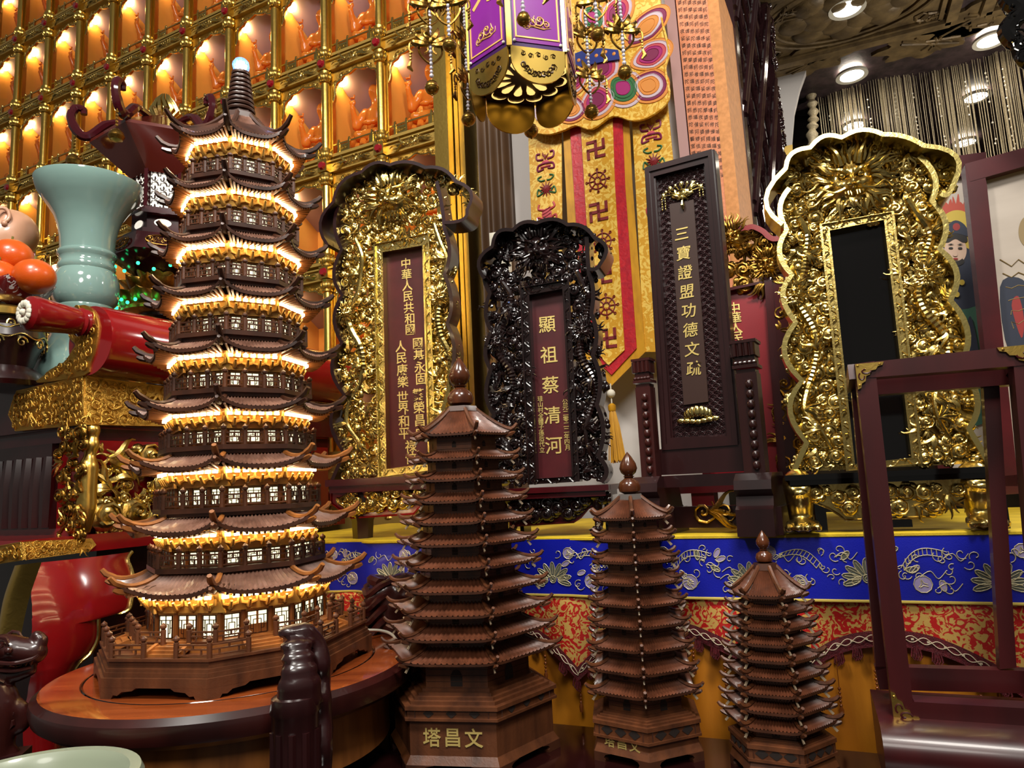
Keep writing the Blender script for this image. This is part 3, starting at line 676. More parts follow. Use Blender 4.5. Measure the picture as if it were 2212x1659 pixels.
for (px, py, ln, face, sc, nm) in ((18, 1452, 196, 15, .8, 'left'), (866, 1335, 42, 8, 1.2, 'right')):
    a = R(ln); rr_ = TRD+(.06 if nm == 'left' else .028); x, y = rr_*cos(a), rr_*sin(a)
    m = MB(Matrix.Translation((x, y, ZR+(-.012 if nm == 'left' else -.03))) @ Matrix.Rotation(R(face), 4, 'Z') @ Matrix.Scale(sc, 4)); m.add(*DV)
    for sg in (-1, 1):
        m.ball((.03, sg*.03, .092), .0075, 10, 7); m.tube([(.014+.016*(1-.8*t/9)*cos(t*.8), sg*.031, .106+.016*(1-.8*t/9)*sin(t*.8)) for t in range(10)], .0036, 6)
        m.tube(cr([(.01, sg*.027, .07), (.04, sg*.03, .066), (.07, sg*.022, .07), (.078, sg*.014, .078)], 4), .0042, 6); m.tube(cr([(.01, sg*.024, .055), (.04, sg*.024, .05), (.066, sg*.014, .052)], 4), .0036, 6)
        for k in range(4): m.lathe([(.0045, 0), (.0035, -.006), (0, -.012)], 6, (.04+.009*k, sg*.02, .068)); m.tube(cr([(-.01, sg*.02, .11-.018*k), (-.03, sg*.034, .104-.02*k), (-.05, sg*.03, .09-.022*k), (-.056, sg*.02, .1-.024*k)], 4), .006, 6)
        m.tube([(.03+.02*(1-.8*t/9)*cos(t*.8+1), sg*.016, -.05+.02*(1-.8*t/9)*sin(t*.8+1)) for t in range(10)], .005, 6)
        for k in range(5): m.tube(cr([(-.02-.002*k, 0, .05-.03*k), (.0, sg*.028, .045-.03*k), (.02, sg*.02, .03-.03*k)], 4), .0035, 5)
    for k in range(6): m.tube(cr([(-.03-.004*k, -.026, .108-.02*k), (-.046-.003*k, 0, .112-.021*k), (-.03-.004*k, .026, .108-.02*k)], 5), .009, 7)
    po = m.build('dragon_post', ROSE, tb)
    m = MB(); m.box((x*.93, y*.93, (ZR-.1)/2), (.045, .045, ZR-.1), a); m.build('leg', ROSE2, tb)
# front post seen from its back: ridged mane, then a plain fluted leg
a = R(-55.5); x, y = (TRD+.03)*cos(a), (TRD+.03)*sin(a); MF = Matrix.Translation((x, y, ZR+.014)) @ Matrix.Rotation(R(-62), 4, 'Z')
m = MB(MF)
E = []
for k, (zz, xx, r) in enumerate(((.082, -.022, .0165), (.066, -.004, .0165), (.052, .006, .0165), (.038, .013, .0175), (.018, .014, .021), (-.004, .012, .022))): E.append(((xx, 0, zz), r, (1, 1.5, .62 if k < 4 else 1)))
E += chain([(-.02, .014, .08), (-.024, .03, .06), (-.016, .034, .035), (-.028, .036, .015), (-.014, .03, -.01)], .012, .015, 16)
E += chain([(-.012, .03, -.01), (-.018, .034, -.04), (-.004, .032, -.07), (-.014, .034, -.1), (-.002, .028, -.14), (-.002, .02, -.2)], .016, .012, 22)
E += [((-.028, .024, .05), .008, None), ((-.026, .036, .0), .012, None), ((-.014, .04, -.055), .01, None)]
m.add(*metamesh(E, .0055)); po = m.build('dragon_post', ROSE2, tb)
m = MB(MF)
m.lathe([(.026, -.5), (.026, -.2), (.0275, -.06), (.029, -.02), (.031, -.016), (.029, .002), (.02, .008)], 20, (.006, -.004, 0), sq=(1, 1.1))
for k in range(7): t = -2.2+.62*k; m.tube([(.006+.026*cos(t), -.004+.028*sin(t), -.5), (.006+.027*cos(t), -.004+.029*sin(t), -.04)], .0055, 6)
m.build('leg', ROSE2, tb)
for ln in (125,):
    a = R(ln); m = MB(); m.box((TRD*.85*cos(a), TRD*.85*sin(a), (ZR-.1)/2), (.05, .05, ZR-.1), a); m.build('leg', ROSE2, tb)
for px in (398,):
    p = at(px, 1600, 1.52); m = MB(); m.box((p.x-PC.x, p.y-PC.y, (ZR-.05)/2), (.055, .05, ZR-.05)); m.build('leg', ROSE2, tb)
# ---------------------------------------------------------------- altar with its cloths, and the low table before it
MA = frameM(Vector((0, 1.457, 0)), AY)
ax = lambda px, py: local(MA, px, py)[0]
XA0, XA1, AD = ax(520, 1600), 1.5, .62
YELLOWC = pbr('yellow_cloth', 'd9b81c', .7, 0, col2='b99a17', scale=12, bump=.2, bscale=300)
BLUEC = pbr('blue_satin', '0c18a8', .42, 0, col2='0a128c', scale=6, bump=.1, bscale=400, coat=.1)
THREAD = pbr('gilt_thread', 'c9bd97', .45, .3)
LEAFC = pbr('olive_thread', '5c5f55', .55, .1); LILAC = pbr('lilac_thread', '9a8cb4', .55, .1)
REDBRO = pbr('red_gold_brocade', 'c01f1c', .45, 0, col2='d3a85a', scale=60, detail=2.2, dist=2.4, ramp=(.485, .515), bump=.3, bscale=60, bdist=.002)
BURG = pbr('burgundy_braid', '6d1420', .6, 0, col2='4e0d17', scale=200, bump=.6, bscale=500)
SKIRT = pbr('orange_satin', 'cf8420', .42, 0, col2='b56c16', scale=5, stretch=(3, 1, .5), dist=.8)
PIPING = pbr('gold_piping', 'd9c05a', .5, .2)
m = MB(); m.box(((XA0+XA1)/2, AD/2+.03, ZA/2-.01), (XA1-XA0-.02, AD-.04, ZA-.03)); 
al = thing('altar_table', 'long altar table under yellow, blue and red cloths', 'altar', MA); m.build('carcass', ROSE2, al)
yf = lambda x: .006*sin(x*26)*max(0, min(1, (.35-x)*3))+.004*sin(x*61+1)*max(0, min(1, (.2-x)*3))
m = MB(); m.box(((XA0+XA1)/2, AD/2+.012, ZA-.004), (XA1-XA0, AD+.02, .008)); N = 90
m.mi = 0; m.tube([(XA0+(XA1-XA0)*i/N, yf(XA0+(XA1-XA0)*i/N)-.001, ZA-.003) for i in range(N+1)], .004, 6)
o = m.build('altar_top_cloth', YELLOWC); o.matrix_world = MA; tag(o, 'yellow cloth covering the altar top under the tablets', 'altar cloth')
HB = .110
rng = random.Random(11); m = MB(); N = 160
m.grid(lambda u, v: (XA0+(XA1-XA0)*u, yf(XA0+(XA1-XA0)*u)*(.3+v)-.003, ZA-.003-(HB-.003)*v), N, 4)
def em(pts, r=.0007, mi=1): m.mi = mi; m.tube([(x, yf(x)*(.3+(ZA-z)/HB)-.0042, z) for x, z in pts], r, 4)
def disc(x, z, rx, rz, a, mi):
    m.mi = mi; k = 10; c = [(x+rx*cos(t)*cos(a)-rz*sin(t)*sin(a), z+rx*cos(t)*sin(a)+rz*sin(t)*cos(a)) for t in [2*pi*j/k for j in range(k)]]
    m.add([(p, yf(p)*(.3+(ZA-q)/HB)-.0037, q) for p, q in c], [tuple(range(k))])
    em(c+[c[0]], .0007)
def flower(x, z, s):
    for k in range(9):
        a = -.3+(pi+.6)*k/8; disc(x+s*.72*cos(a), z+s*.72*sin(a)*.8, s*.42, s*.15, a, 2)
        em([(x+s*.3*cos(a), z+s*.3*sin(a)), (x+s*1.0*cos(a), z+s*.85*sin(a))], .0005)
    disc(x, z, s*.2, s*.2, 0, 2); em([(x+s*.1*cos(t), z+s*.1*sin(t)) for t in range(7)], .0006)
def curl(x, z, s, a, d=1):
    P = [(x+s*(1-.8*t)*cos(a+d*t*5), z+s*(1-.8*t)*sin(a+d*t*5)) for t in [i/11 for i in range(12)]]; em(P)
def feather(x, z, s, a):
    C = [(x+s*(t-.5)*2*cos(a)-s*.5*sin(pi*t)*sin(a), z+s*(t-.5)*2*sin(a)+s*.5*sin(pi*t)*cos(a)) for t in [i/12 for i in range(13)]]; em(C)
    for i in range(1, 12): em([C[i], (C[i][0]+s*.28*cos(a-1.9), C[i][1]+s*.28*sin(a-1.9))], .0007)
    em([(p+s*.3*cos(a-1.9), q+s*.3*sin(a-1.9)) for p, q in C[1:12]]); curl(C[0][0]-s*.2, C[0][1]-s*.3, s*.3, 1); curl(C[-1][0], C[-1][1], s*.2, 2)
def medal(x, z, s): disc(x, z, s, s, 0, 3); [em([(x+s*.5*cos(t+k), z+s*.5*sin(t+k)), (x+s*.15*cos(t+k+1), z+s*.15*sin(t+k+1)), (x+s*.6*cos(t+k+1.8), z+s*.6*sin(t+k+1.8))], .0008) for t in (0, 2, 4) for k in (0,)]
x = XA0+.03; k = 0
while x < XA1-.05:
    zt, zb_ = ZA-.008, ZA-HB
    ph = k % 2
    flower(x+.02, zb_+.036 if ph else zb_+.03, .034); feather(x+.105, zt-.036, .036, .35 if ph else -.3); medal(x+.1, zb_+.028, .0135)
    medal(x+.055, zt-.022, .011)
    for j in range(18): curl(x+rng.uniform(.03, .18), rng.uniform(zb_+.012, zt-.014), rng.uniform(.006, .011), rng.random()*6, rng.choice((-1, 1)))
    for j in range(5): a = rng.random()*6; disc(x+rng.uniform(.03, .19), rng.uniform(zb_+.014, zt-.014), .009, .0045, a, rng.choice((2, 3)))
    for j in range(4): p, q = x+rng.uniform(.04, .18), rng.uniform(zb_+.02, zt-.02); em(cr([(p, q, 0), (p+.014, q+.008, 0), (p+.024, q-.004, 0), (p+.036, q+.008, 0)], 4) and [(c[0], c[1]) for c in cr([(p, q, 0), (p+.014, q+.008, 0), (p+.024, q-.004, 0), (p+.036, q+.008, 0)], 4)])
    x += .185; k += 1
m.mi = 4; m.tube([(XA0+(XA1-XA0)*i/N, yf(XA0+(XA1-XA0)*i/N)*1.3-.006, ZA-HB) for i in range(N+1)], .0025, 6)
o = m.build('blue_brocade_band', [BLUEC, THREAD, LEAFC, LILAC, PIPING]); o.matrix_world = MA; tag(o, 'blue brocade band with silver flowers along the altar edge', 'altar cloth')
d1, d2 = local(MA, 1253, 1449), local(MA, 1690, 1485); per = (d2[0]-d1[0]); pk = local(MA, 1990, 1378)
zdip = (d1[1]+d2[1])/2; zpk = pk[1]
def zed(x):
    t = ((x-d1[0])/per) % 1; w = abs(sin(pi*t))**.8; return zdip+(zpk-zdip)*w
yv = lambda x: .004+.006*sin(x*21+2)+.004*sin(x*47)
vl = thing('scalloped_valance', 'red and gold brocade valance with burgundy braid below the blue band', 'valance', MA)
m = MB(); N = 200
m.grid(lambda u, v: (XA0+(XA1-XA0)*u, (yf(XA0+(XA1-XA0)*u) if v == 0 else yv(XA0+(XA1-XA0)*u)*(.4+v))-.001, ZA-HB+(zed(XA0+(XA1-XA0)*u)-ZA+HB)*v), N, 8)
m.build('brocade', REDBRO, vl)
m = MB()
m.grid(lambda u, v: (XA0+(XA1-XA0)*u, yv(XA0+(XA1-XA0)*u)*1.4-.005, zed(XA0+(XA1-XA0)*u)+.011-.026*v), N, 2)
XS = [XA0+(XA1-XA0)*i/700 for i in range(701)]
m.mi = 1
for ph in (0, pi): m.tube([(x, yv(x)*1.4-.008, zed(x)+.005*sin(x*165+ph)) for x in XS], .0008, 4)
for x in XS[::7]: m.box((x, yv(x)*1.4-.0075, zed(x)), (.004, .002, .003))
m.build('braid', [BURG, pbr('cream_cord', 'd8c6a8', .6)], vl)
m = MB(); rng = random.Random(2)
for i in range(0, 701, 9):
    x = XS[i]
    if (i//9) % 4 == 3: continue
    for j in range(3):
        xx = x+.0035*j; z = zed(xx)-.014; m.tube([(xx-.002, yv(x)*1.4-.007, z), (xx-.004, yv(x)*1.4-.009, z-.013), (xx, yv(x)*1.4-.009, z-.018), (xx+.004, yv(x)*1.4-.008, z-.012), (xx+.002, yv(x)*1.4-.007, z)], .0014, 4)
m.build('loop_fringe', BURG, vl)
BEAD = pbr('amber_bead', '8a4a20', .15, .3, coat=.6)
for px, py in ((806, 1360), (1178, 1395), (1253, 1455), (1497, 1392), (1566, 1435), (1812, 1478), (1890, 1440), (2110, 1440)):
    x, z = local(MA, px, py); m = MB(); z = min(z, zed(x)-.02)
    m.tube([(x, -.004, zed(x)-.012), (x, -.004, z-.05)], .0006, 4)
    for k, r in enumerate((.003, .0026, .0032, .0026, .003)): m.ball((x, -.004, z-.006-.0066*k), r, 8, 6)
    m.lathe([(.002, -.034), (.0045, -.04), (.003, -.05), (0, -.052)], 8, (x, -.004, z)); m.build('bead_tassel', BEAD, vl)
m = MB(); N = 150
m.grid(lambda u, v: (XA0+(XA1-XA0)*u, .02+(.004+.006*v)*sin(u*(XA1-XA0)*34)+.003*sin(u*90), ZA-.05-(ZA-ZL+.14)*v), N, 3)
m.grid(lambda u, v: (XA0-.002*sin(v*9), .02+.55*u, ZA-.05-(ZA-ZL+.14)*v), 8, 3)
o = m.build('altar_skirt', SKIRT); o.matrix_world = MA; tag(o, 'orange satin skirt hanging below the red valance', 'altar cloth')
LOWT = pbr('dark_gloss_table', '2a0f0e', .12, 0, col2='1d0a0a', scale=9, stretch=(.3, 2, 1), coat=.5)
lx0 = ax(742, 1612)
lt = thing('low_table', 'low dark glossy table carrying the three brown pagodas', 'table', MA)
m = MB(); m.box(((lx0+1.4)/2, -.29, ZL-.014), (1.4-lx0, .54, .028)); m.tube([(lx0, -.56, ZL-.014), (1.4, -.56, ZL-.014)], .014, 10); m.tube([(lx0, -.02, ZL-.014), (lx0, -.56, ZL-.014)], .014, 10); m.build('tabletop', LOWT, lt)
for x, y in ((lx0+.05, -.08), (lx0+.05, -.5), (1.3, -.08), (1.3, -.5)): m = MB(); m.box((x, y, (ZL-.028)/2), (.06, .06, ZL-.028)); m.build('leg', ROSE2, lt)
m = MB(); m.box(((lx0+1.4)/2, -.03, ZL-.07), (1.3-lx0, .02, .08)); m.box(((lx0+1.4)/2, -.53, ZL-.07), (1.3-lx0, .02, .08)); m.build('apron', ROSE2, lt)
# ---------------------------------------------------------------- three hexagonal walnut pagodas
CREAMD = pbr('bone_inlay', '94836c', .4)
OPENSHADE = pbr('opening_shadow', '1c0f08', .8)  # flat dark faces: shade of the openings put into the colour
def hexpagoda(px, d, py_list, pyc, tipy, a0deg, rtop, rbot, wbase, base, label, cap, text=None, toptone=TILEW, slab=None):
    """px axis pixel, d distance of the axis; py_list eave heights on the near side; base: rows of (name, y pixel)"""
    q = at(px, base[-1], d-wbase*.9); X = at(px, base[0], d).x; P = Vector((X, d, ZL)); dirc = math.atan2(-P.y, -P.x); a0 = dirc+R(a0deg)
    t = thing('walnut_pagoda', label, 'pagoda', Matrix.Translation(P)); n = 6; k = len(py_list)
    RR = [rtop+(rbot-rtop)*i/(k-1) for i in range(k)]
    Z = [at(px, y, d-r*.86).z-ZL for y, r in zip(py_list, RR)]
    zwb, zst, zbx, zft = [at(px, y, d-wbase*f).z-ZL for y, f in zip(base, (.7, .95, .95, .95))]
    zft = .026 if zft < .012 or True else zft
    for i in range(k):
        re = RR[i]*.86; z = Z[i]; rw = RR[i]*.62; H = (Z[i]-Z[i+1]) if i < k-1 else (Z[i]-zwb)
        zfl = Z[i+1]+.008 if i < k-1 else zwb
        m = MB(); m.prismz(ngon(n, rw, a0), zfl, z+.004); m.mi = 1
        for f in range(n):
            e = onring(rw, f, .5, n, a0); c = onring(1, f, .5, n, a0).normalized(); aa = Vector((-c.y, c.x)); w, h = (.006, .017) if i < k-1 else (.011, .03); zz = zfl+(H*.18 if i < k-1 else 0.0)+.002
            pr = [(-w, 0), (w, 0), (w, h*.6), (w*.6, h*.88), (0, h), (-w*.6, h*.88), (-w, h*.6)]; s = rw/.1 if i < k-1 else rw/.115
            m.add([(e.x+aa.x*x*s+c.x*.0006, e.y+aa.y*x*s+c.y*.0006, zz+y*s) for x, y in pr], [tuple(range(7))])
        m.mi = 2; rows = 5
        for f in range(n):
            for r_ in range(1, rows): a, b = onring(rw+.0003, f, .01, n, a0), onring(rw+.0003, f, .99, n, a0); zz = zfl+(z-zfl)*r_/rows; m.bar((a.x, a.y, zz), (b.x, b.y, zz), .0009, .0006)
        st = m.build('storey', [WALNUT, OPENSHADE, WALN2], t)
        m = MB(); ze = z-.002
        if i == 0: roof_mesh(m, n, a0, rtop*.26, z+cap, re, ze, .005, .06, 12, 14, .004, .0018, 4, pw=8, hip=.0034, cl=.7, cv=1.2)
        else: roof_mesh(m, n, a0, rw*.96, z+.0125*RR[i]/.13, re, ze, .006, .07, 15, 6, .004, .0019, 4, pw=8, hip=.003, cl=.75)
        m.build('roof', [toptone if i == 0 else TILEW, WALN2, WALNUT], st)
        m = MB()
        for f in range(n):
            for j in range(1, 14): e = onring(re*.97, f, j/14, n, a0); q = onring(rw, f, j/14, n, a0); m.bar((q.x, q.y, ze-.004), (e.x, e.y, ze-.005), .0022, .0022)
        m.build('rafters', WALN2, st)
        m = MB()
        for f in range(n): e = onring(re*1.0, f, 0, n, a0); c = e.normalized(); m.bar((e.x-c.x*.004, e.y-c.y*.004, ze-.005), (e.x+c.x*.003, e.y+c.y*.003, ze-.013), .0022, .0034)
        m.build('corner_pegs', CREAMD, st)
    zt = Z[0]+cap
    m = MB(); m.prismz(ngon(n, rtop*.33, a0), zt-.004, zt+.006, ngon(n, rtop*.29, a0)); m.build('cap_slab', slab or WALN2, t)
    zt += .006; zq = at(px, tipy, d).z-ZL; L = zq-zt; r = L*.265
    m = MB(); m.lathe([(r*.5, 0), (r*.92, L*.06), (r*1.0, L*.17), (r*.85, L*.28), (r*.45, L*.36), (r*.38, L*.39), (r*.52, L*.41), (r*.36, L*.43), (r*.66, L*.5), (r*.8, L*.6), (r*.7, L*.72), (r*.35, L*.88), (r*.1, L*.97), (0, L)], 28, (0, 0, zt))
    m.build('finial', pbr('finial_wood', '5e3119', .22, 0, col2='43200f', scale=40, stretch=(1, 1, .2), coat=.4) if 'finial_wood' not in MATS else MATS['finial_wood'], t)
    m = MB(); rb = RR[-1]*.62; r1 = wbase
    for s in range(4): m.prismz(ngon(n, rb+(r1*.92-rb)*(.25+.25*s), a0), zwb-(zwb-zst)*(s+1)/4, zwb-(zwb-zst)*s/4+.0005)
    m.build('steps', WALNUT, t)
    m = MB(); m.prismz(ngon(n, r1, a0), zst-.006, zst); m.prismz(ngon(n, r1*.97, a0), zbx+.004, zst-.006); m.prismz(ngon(n, r1, a0), zbx, zbx+.004)
    m.mi = 1
    for f in range(n):
        c = onring(1, f, .5, n, a0).normalized(); aa = Vector((-c.y, c.x)); e0 = onring(r1*.97, f, .5, n, a0); h = (zst-zbx)*.32; zz = (zst+zbx)/2
        for j in (-1, 0, 1):
            e = e0+aa*(j*r1*.25); m.add([(e.x+aa.x*x+c.x*.0008, e.y+aa.y*x+c.y*.0008, zz+y) for x, y in ((-h*1.3, 0), (0, -h), (h*1.3, 0), (0, h))], [(0, 1, 2, 3)])
        m.mi = 2
        for sg in (-1, 1): p, q = e0+aa*r1*.4*sg, e0+aa*r1*.4*sg; m.bar((p.x, p.y, zz-h*1.3), (p.x, p.y, zz+h*1.3), .002, .002); p, q = e0-aa*r1*.4, e0+aa*r1*.4; m.bar((p.x, p.y, zz+sg*h*1.3), (q.x, q.y, zz+sg*h*1.3), .002, .002)
        m.mi = 1
    m.build('fretwork_box', [WALNUT, OPENSHADE, WALN2], t)
    m = MB(); m.prismz(ngon(n, r1*.94, a0), zft, zbx); m.prismz(ngon(n, r1*1.0, a0), zft-.012, zft, ngon(n, r1*.94, a0)); lower = m.build('pedestal', WALNUT, t)
    if text:
        m = MB(); f = 0; c = onring(1, text[1], .5, n, a0).normalized(); e = onring(r1*.94, text[1], .5, n, a0)
        m.M = Matrix.Translation((e.x, e.y, (zft+zbx)/2+.001)) @ Matrix.Rotation(math.atan2(c.y, c.x)+pi/2, 4, 'Z')
        for j, ch in enumerate(text[0]): m.glyph(ch, (j-1)*.034*r1/.15, 0, .03*r1/.15, -.0003, bold=.01)
        m.build('lettering', GOLDT, lower)
    for f in range(n):
        a, b = onring(r1*1.01, f, 0, n, a0), onring(r1*1.01, f, 1, n, a0); dd = b-a; c = -(a+b).normalized()*.012
        for sg in (0, 1):
            m = MB()
            q = [(0, 0), (.2, 0), (.2, .25), (.18, .5), (.21, .8), (.3, 1), (0, 1)]
            if sg: q = [(1-x, z) for x, z in reversed(q)]
            zf = zft-.012; vs = [(a.x+dd.x*x, a.y+dd.y*x, z*zf) for x, z in q]+[(a.x+dd.x*x+c.x, a.y+dd.y*x+c.y, z*zf) for x, z in q]; nn = len(q)
            m.add(vs, [tuple(range(nn)), tuple(range(2*nn-1, nn-1, -1))]+[(j, j+nn, (j+1) % nn+nn, (j+1) % nn) for j in range(nn)])
            m.build('foot_board', WALN2, t, 20)
    return t
hexpagoda(1018, 1.325, [930, 984, 1030, 1078, 1126, 1174, 1226, 1279, 1332, 1385, 1438], 0, 770, 15-60, .103, .171, .153, (1490, 1532, 1564, 1615), 'tall dark brown hexagonal pagoda in front, largest of the three unlit wooden ones', .046, ('塔昌文', 0), TILEW)
hexpagoda(1394, 1.27, [1116, 1163, 1212, 1260, 1308, 1355, 1407, 1458, 1509], 0, 974, 1-60, .077, .11, .1, (1546, 1574, 1612, 1644), 'middle-sized brown hexagonal pagoda with a grey slab under its gourd finial', .031, ('塔昌文', 0), TILEW, pbr('grey_slab', '5a5450', .4, 0, coat=.2))
hexpagoda(1688, 1.16, [1287, 1322, 1358, 1394, 1430, 1468, 1506, 1545, 1585], 0, 1143, 22-60, .0615, .0915, .079, (1602, 1622, 1660, 1688), 'smallest brown hexagonal pagoda, nearest the red wooden rack', .037)
# ---------------------------------------------------------------- tablets standing on the altar
def lobes(P, n=7):                      # scalloped edge: notch, bulge, notch ... joined by round lobes
    out = []; i = 0
    while i+2 < len(P):
        a, b, c = Vector(P[i]), Vector(P[i+1]), Vector(P[i+2]); k = 2*b-(a+c)/2
        for j in range(n): t = j/n; q = a*(1-t)**2+k*2*t*(1-t)+c*t*t; out.append((q.x, q.y))
        i += 2
    return out+[tuple(p) for p in P[i:]]
def rimstrip(mb, line, w, y0, y1, side):      # board of width w following an open outline
    k = len(line); B = []
    for i in range(k):
        a, b = Vector(line[max(0, i-1)]), Vector(line[min(k-1, i+1)]); t = (b-a).normalized(); B.append((line[i][0]-t.y*w*side, line[i][1]+t.x*w*side))
    mb.ring(line, B, y0, y1, False); return B
def dragon_tablet(label, name, M, left, right, crest, hood, quad, inner, mats, dface, seed, text=None, dense=1., back=False):
    """left/right: scalloped sides top to bottom; crest: lobed top left to right; quad/inner: frame round the board (TL TR BR BL); all photo pixels on the tablet's plane"""
    mcarve, mrim, mframe, mboard = mats; rng = random.Random(seed)
    t = thing(name, label, 'tablet', M)
    L, Rr, Cc, Q, I = (trace(M, a) for a in (left, right, crest, quad, inner))
    L, Rr, Cc = lobes(L, 7), lobes(Rr, 7), lobes(Cc, 6)
    y0, y1 = -.03, .02
    m = MB(); rimstrip(m, L, .009, y0, y1, 1); m.build('side_rim', mrim, t, 30)
    m = MB(); rimstrip(m, Rr, .009, y0, y1, -1); m.build('side_rim', mrim, t, 30)
    m = MB(); B = rimstrip(m, Cc, .008, -hood, y1, -1); m.build('crest_rim', mrim, t, 30)
    poly = L[::-1]+Cc[len(Cc)//8:-len(Cc)//8]+Rr
    m = MB(); cx, cz, s = dface
    fc = local(M, cx, cz); s = s/FPX*(M.translation.y)
    halo = [(fc[0]+s*1.0*cos(a), fc[1]+s*1.0*sin(a)) for a in [i*pi/8 for i in range(16)]]
    fillrelief(m, shrink(poly, .008), [Q, halo], -.004, .007, .0155, int(300*dense), rng, .22, .74)
    fillrelief(m, shrink(poly, .006), [Q], .005, .006, .012, int(220*dense), rng, .35, .8)
    if back: m.prism(poly, .012, .016)
    m.build('cloud_carving', mcarve, t)
    m = MB(); dragonface(m, fc[0], fc[1], s, -.006, rng); m.build('dragon_mask', mcarve, t)
    w0 = abs(Q[0][0]-L[0][0])
    for sd, S, q in (('l', L, (Q[0], Q[3])), ('r', Rr, (Q[1], Q[2]))):
        zt, zb = q[0][1]+.02, q[1][1]+.04; pts = []
        for i in range(13):
            f = i/12; z = zt+(zb-zt)*f; e = min(S, key=lambda p: abs(p[1]-z))[0]; iq = q[0][0]+(q[1][0]-q[0][0])*f; mid = (e+iq)/2
            pts.append((mid+(iq-e)*.2*sin(f*14+(0 if sd == 'l' else 2)), -.013-.006*cos(f*14), z))
        m = MB(); serpent(m, pts, .009); h = pts[4]
        dragonface(m, h[0], h[2], .019, -.02, rng, 16)
        for i in (2, 7, 10, 11): strands(m, pts[i][0], pts[i][2], rng.random()*6, .035, .004, -.022, 4, rng, .6)
        m.build('dragon_carving', mcarve, t)
    m = MB(); m.ring(Q, shrink(Q, .004), -.016, .012); m.ring(shrink(Q, .004), shrink(I, -.003), -.010, .012); m.ring(shrink(I, -.004), I, -.014, .012)
    for a, b, c, d in ((0, 1, 0, 1), (1, 2, 1, 2), (2, 3, 2, 3), (3, 0, 3, 0)):
        p, q = (Vector(Q[a])+Vector(I[c]))/2, (Vector(Q[b])+Vector(I[d]))/2; ln = (q-p).length; k = max(2, int(ln/.021))
        for i in range(k):
            e = p+(q-p)*((i+.5)/k); dv = (q-p)/ln; nv = Vector((-dv.y, dv.x)); sg = 1 if i % 2 else -1; r = .0062
            m.tube([(e.x+dv.x*r*1.6*u+nv.x*r*.9*sg*sin(u*2.2), -.0105, e.y+dv.y*r*1.6*u+nv.y*r*.9*sg*sin(u*2.2)) for u in (-1.2, -.8, -.4, 0, .4, .8, 1.2)], [.0008, .0014, .0018, .002, .0018, .0014, .0008], 5)
            m.tube([(e.x+dv.x*.004+r*.55*cos(v)*sg, -.011, e.y+dv.y*.004+r*.55*sin(v)) for v in (0, 1, 2, 3, 4)], [.0016, .0014, .0012, .001, .0007], 5)
    m.build('board_frame', mframe, t)
    m = MB(); m.prism(I, .006, .014); bd = m.build('board', mboard, t)
    if text:
        m = MB(); IM = Vector(I[3]); 
        for ch, px, py, sz in text:
            x, z = local(M, px, py, .006); m.glyph(ch, x, z, sz/FPX*M.translation.y, .0058, .001, bold=.008)
        m.build('lettering', GOLDT, bd)
    return t
def mono(px, py, zz, yaw): return frameM(atz(px, py, zz), yaw)
# gold dragon tablet in its dark frame
M1 = frameM(at(835, 1150, 1.70), 17); M1.translation.z = ZA
TX1 = [(c, 877+i*.9, 573+i*43.5, 44) for i, c in enumerate('中')]
TX1 = [(c, x, y, 34) for c, x, y in zip('中華人民共和國', (877, 879, 882, 884, 881, 884, 884), (571, 597, 621, 646, 672, 690, 716))]
TX1 = [(c, 877+1.6*i, 569+23.8*i, 26) for i, c in enumerate('中華人民共和國')]
TX1 += [(c, 903+2.2*i, 742+25.5*i, 27) for i, c in enumerate('國基永固')]+[(c, 866+1.6*i, 748+25.5*i, 27) for i, c in enumerate('人民康樂')]
TX1 += [(c, 904+1.6*i, 852+28*i, 28) for i, c in enumerate('繁榮昌盛')]+[(c, 870+1.2*i, 857+26.5*i, 28) for i, c in enumerate('世界和平')]
TX1 += [('禄', 888, 964, 28), ('位', 888, 989, 28)]
t1 = dragon_tablet('gold carved dragon tablet in a dark scalloped frame, left of the tall dark pagoda', 'spirit_tablet', M1,
    [(740, 455), (733, 500), (748, 546), (731, 600), (749, 644), (732, 693), (748, 745), (727, 800), (754, 856), (725, 909), (753, 979), (728, 1036)],
    [(957, 400), (968, 450), (974, 501), (985, 553), (974, 599), (989, 655), (980, 703), (995, 758), (986, 820), (1004, 870), (990, 930), (1006, 985), (998, 1020)],
    [(728, 545), (712, 495), (740, 450), (758, 408), (800, 386), (830, 366), (862, 370), (900, 364), (937, 376), (975, 380), (1003, 406), (1036, 430), (1028, 470), (1018, 492), (976, 499)], .05,
    [(813, 532), (932, 507), (948, 1014), (823, 1031)], [(832, 548), (917, 534), (930, 1001), (841, 1013)], (GOLD, ROSE2, GOLDL, WINE), (850, 432, 44), 1, TX1)
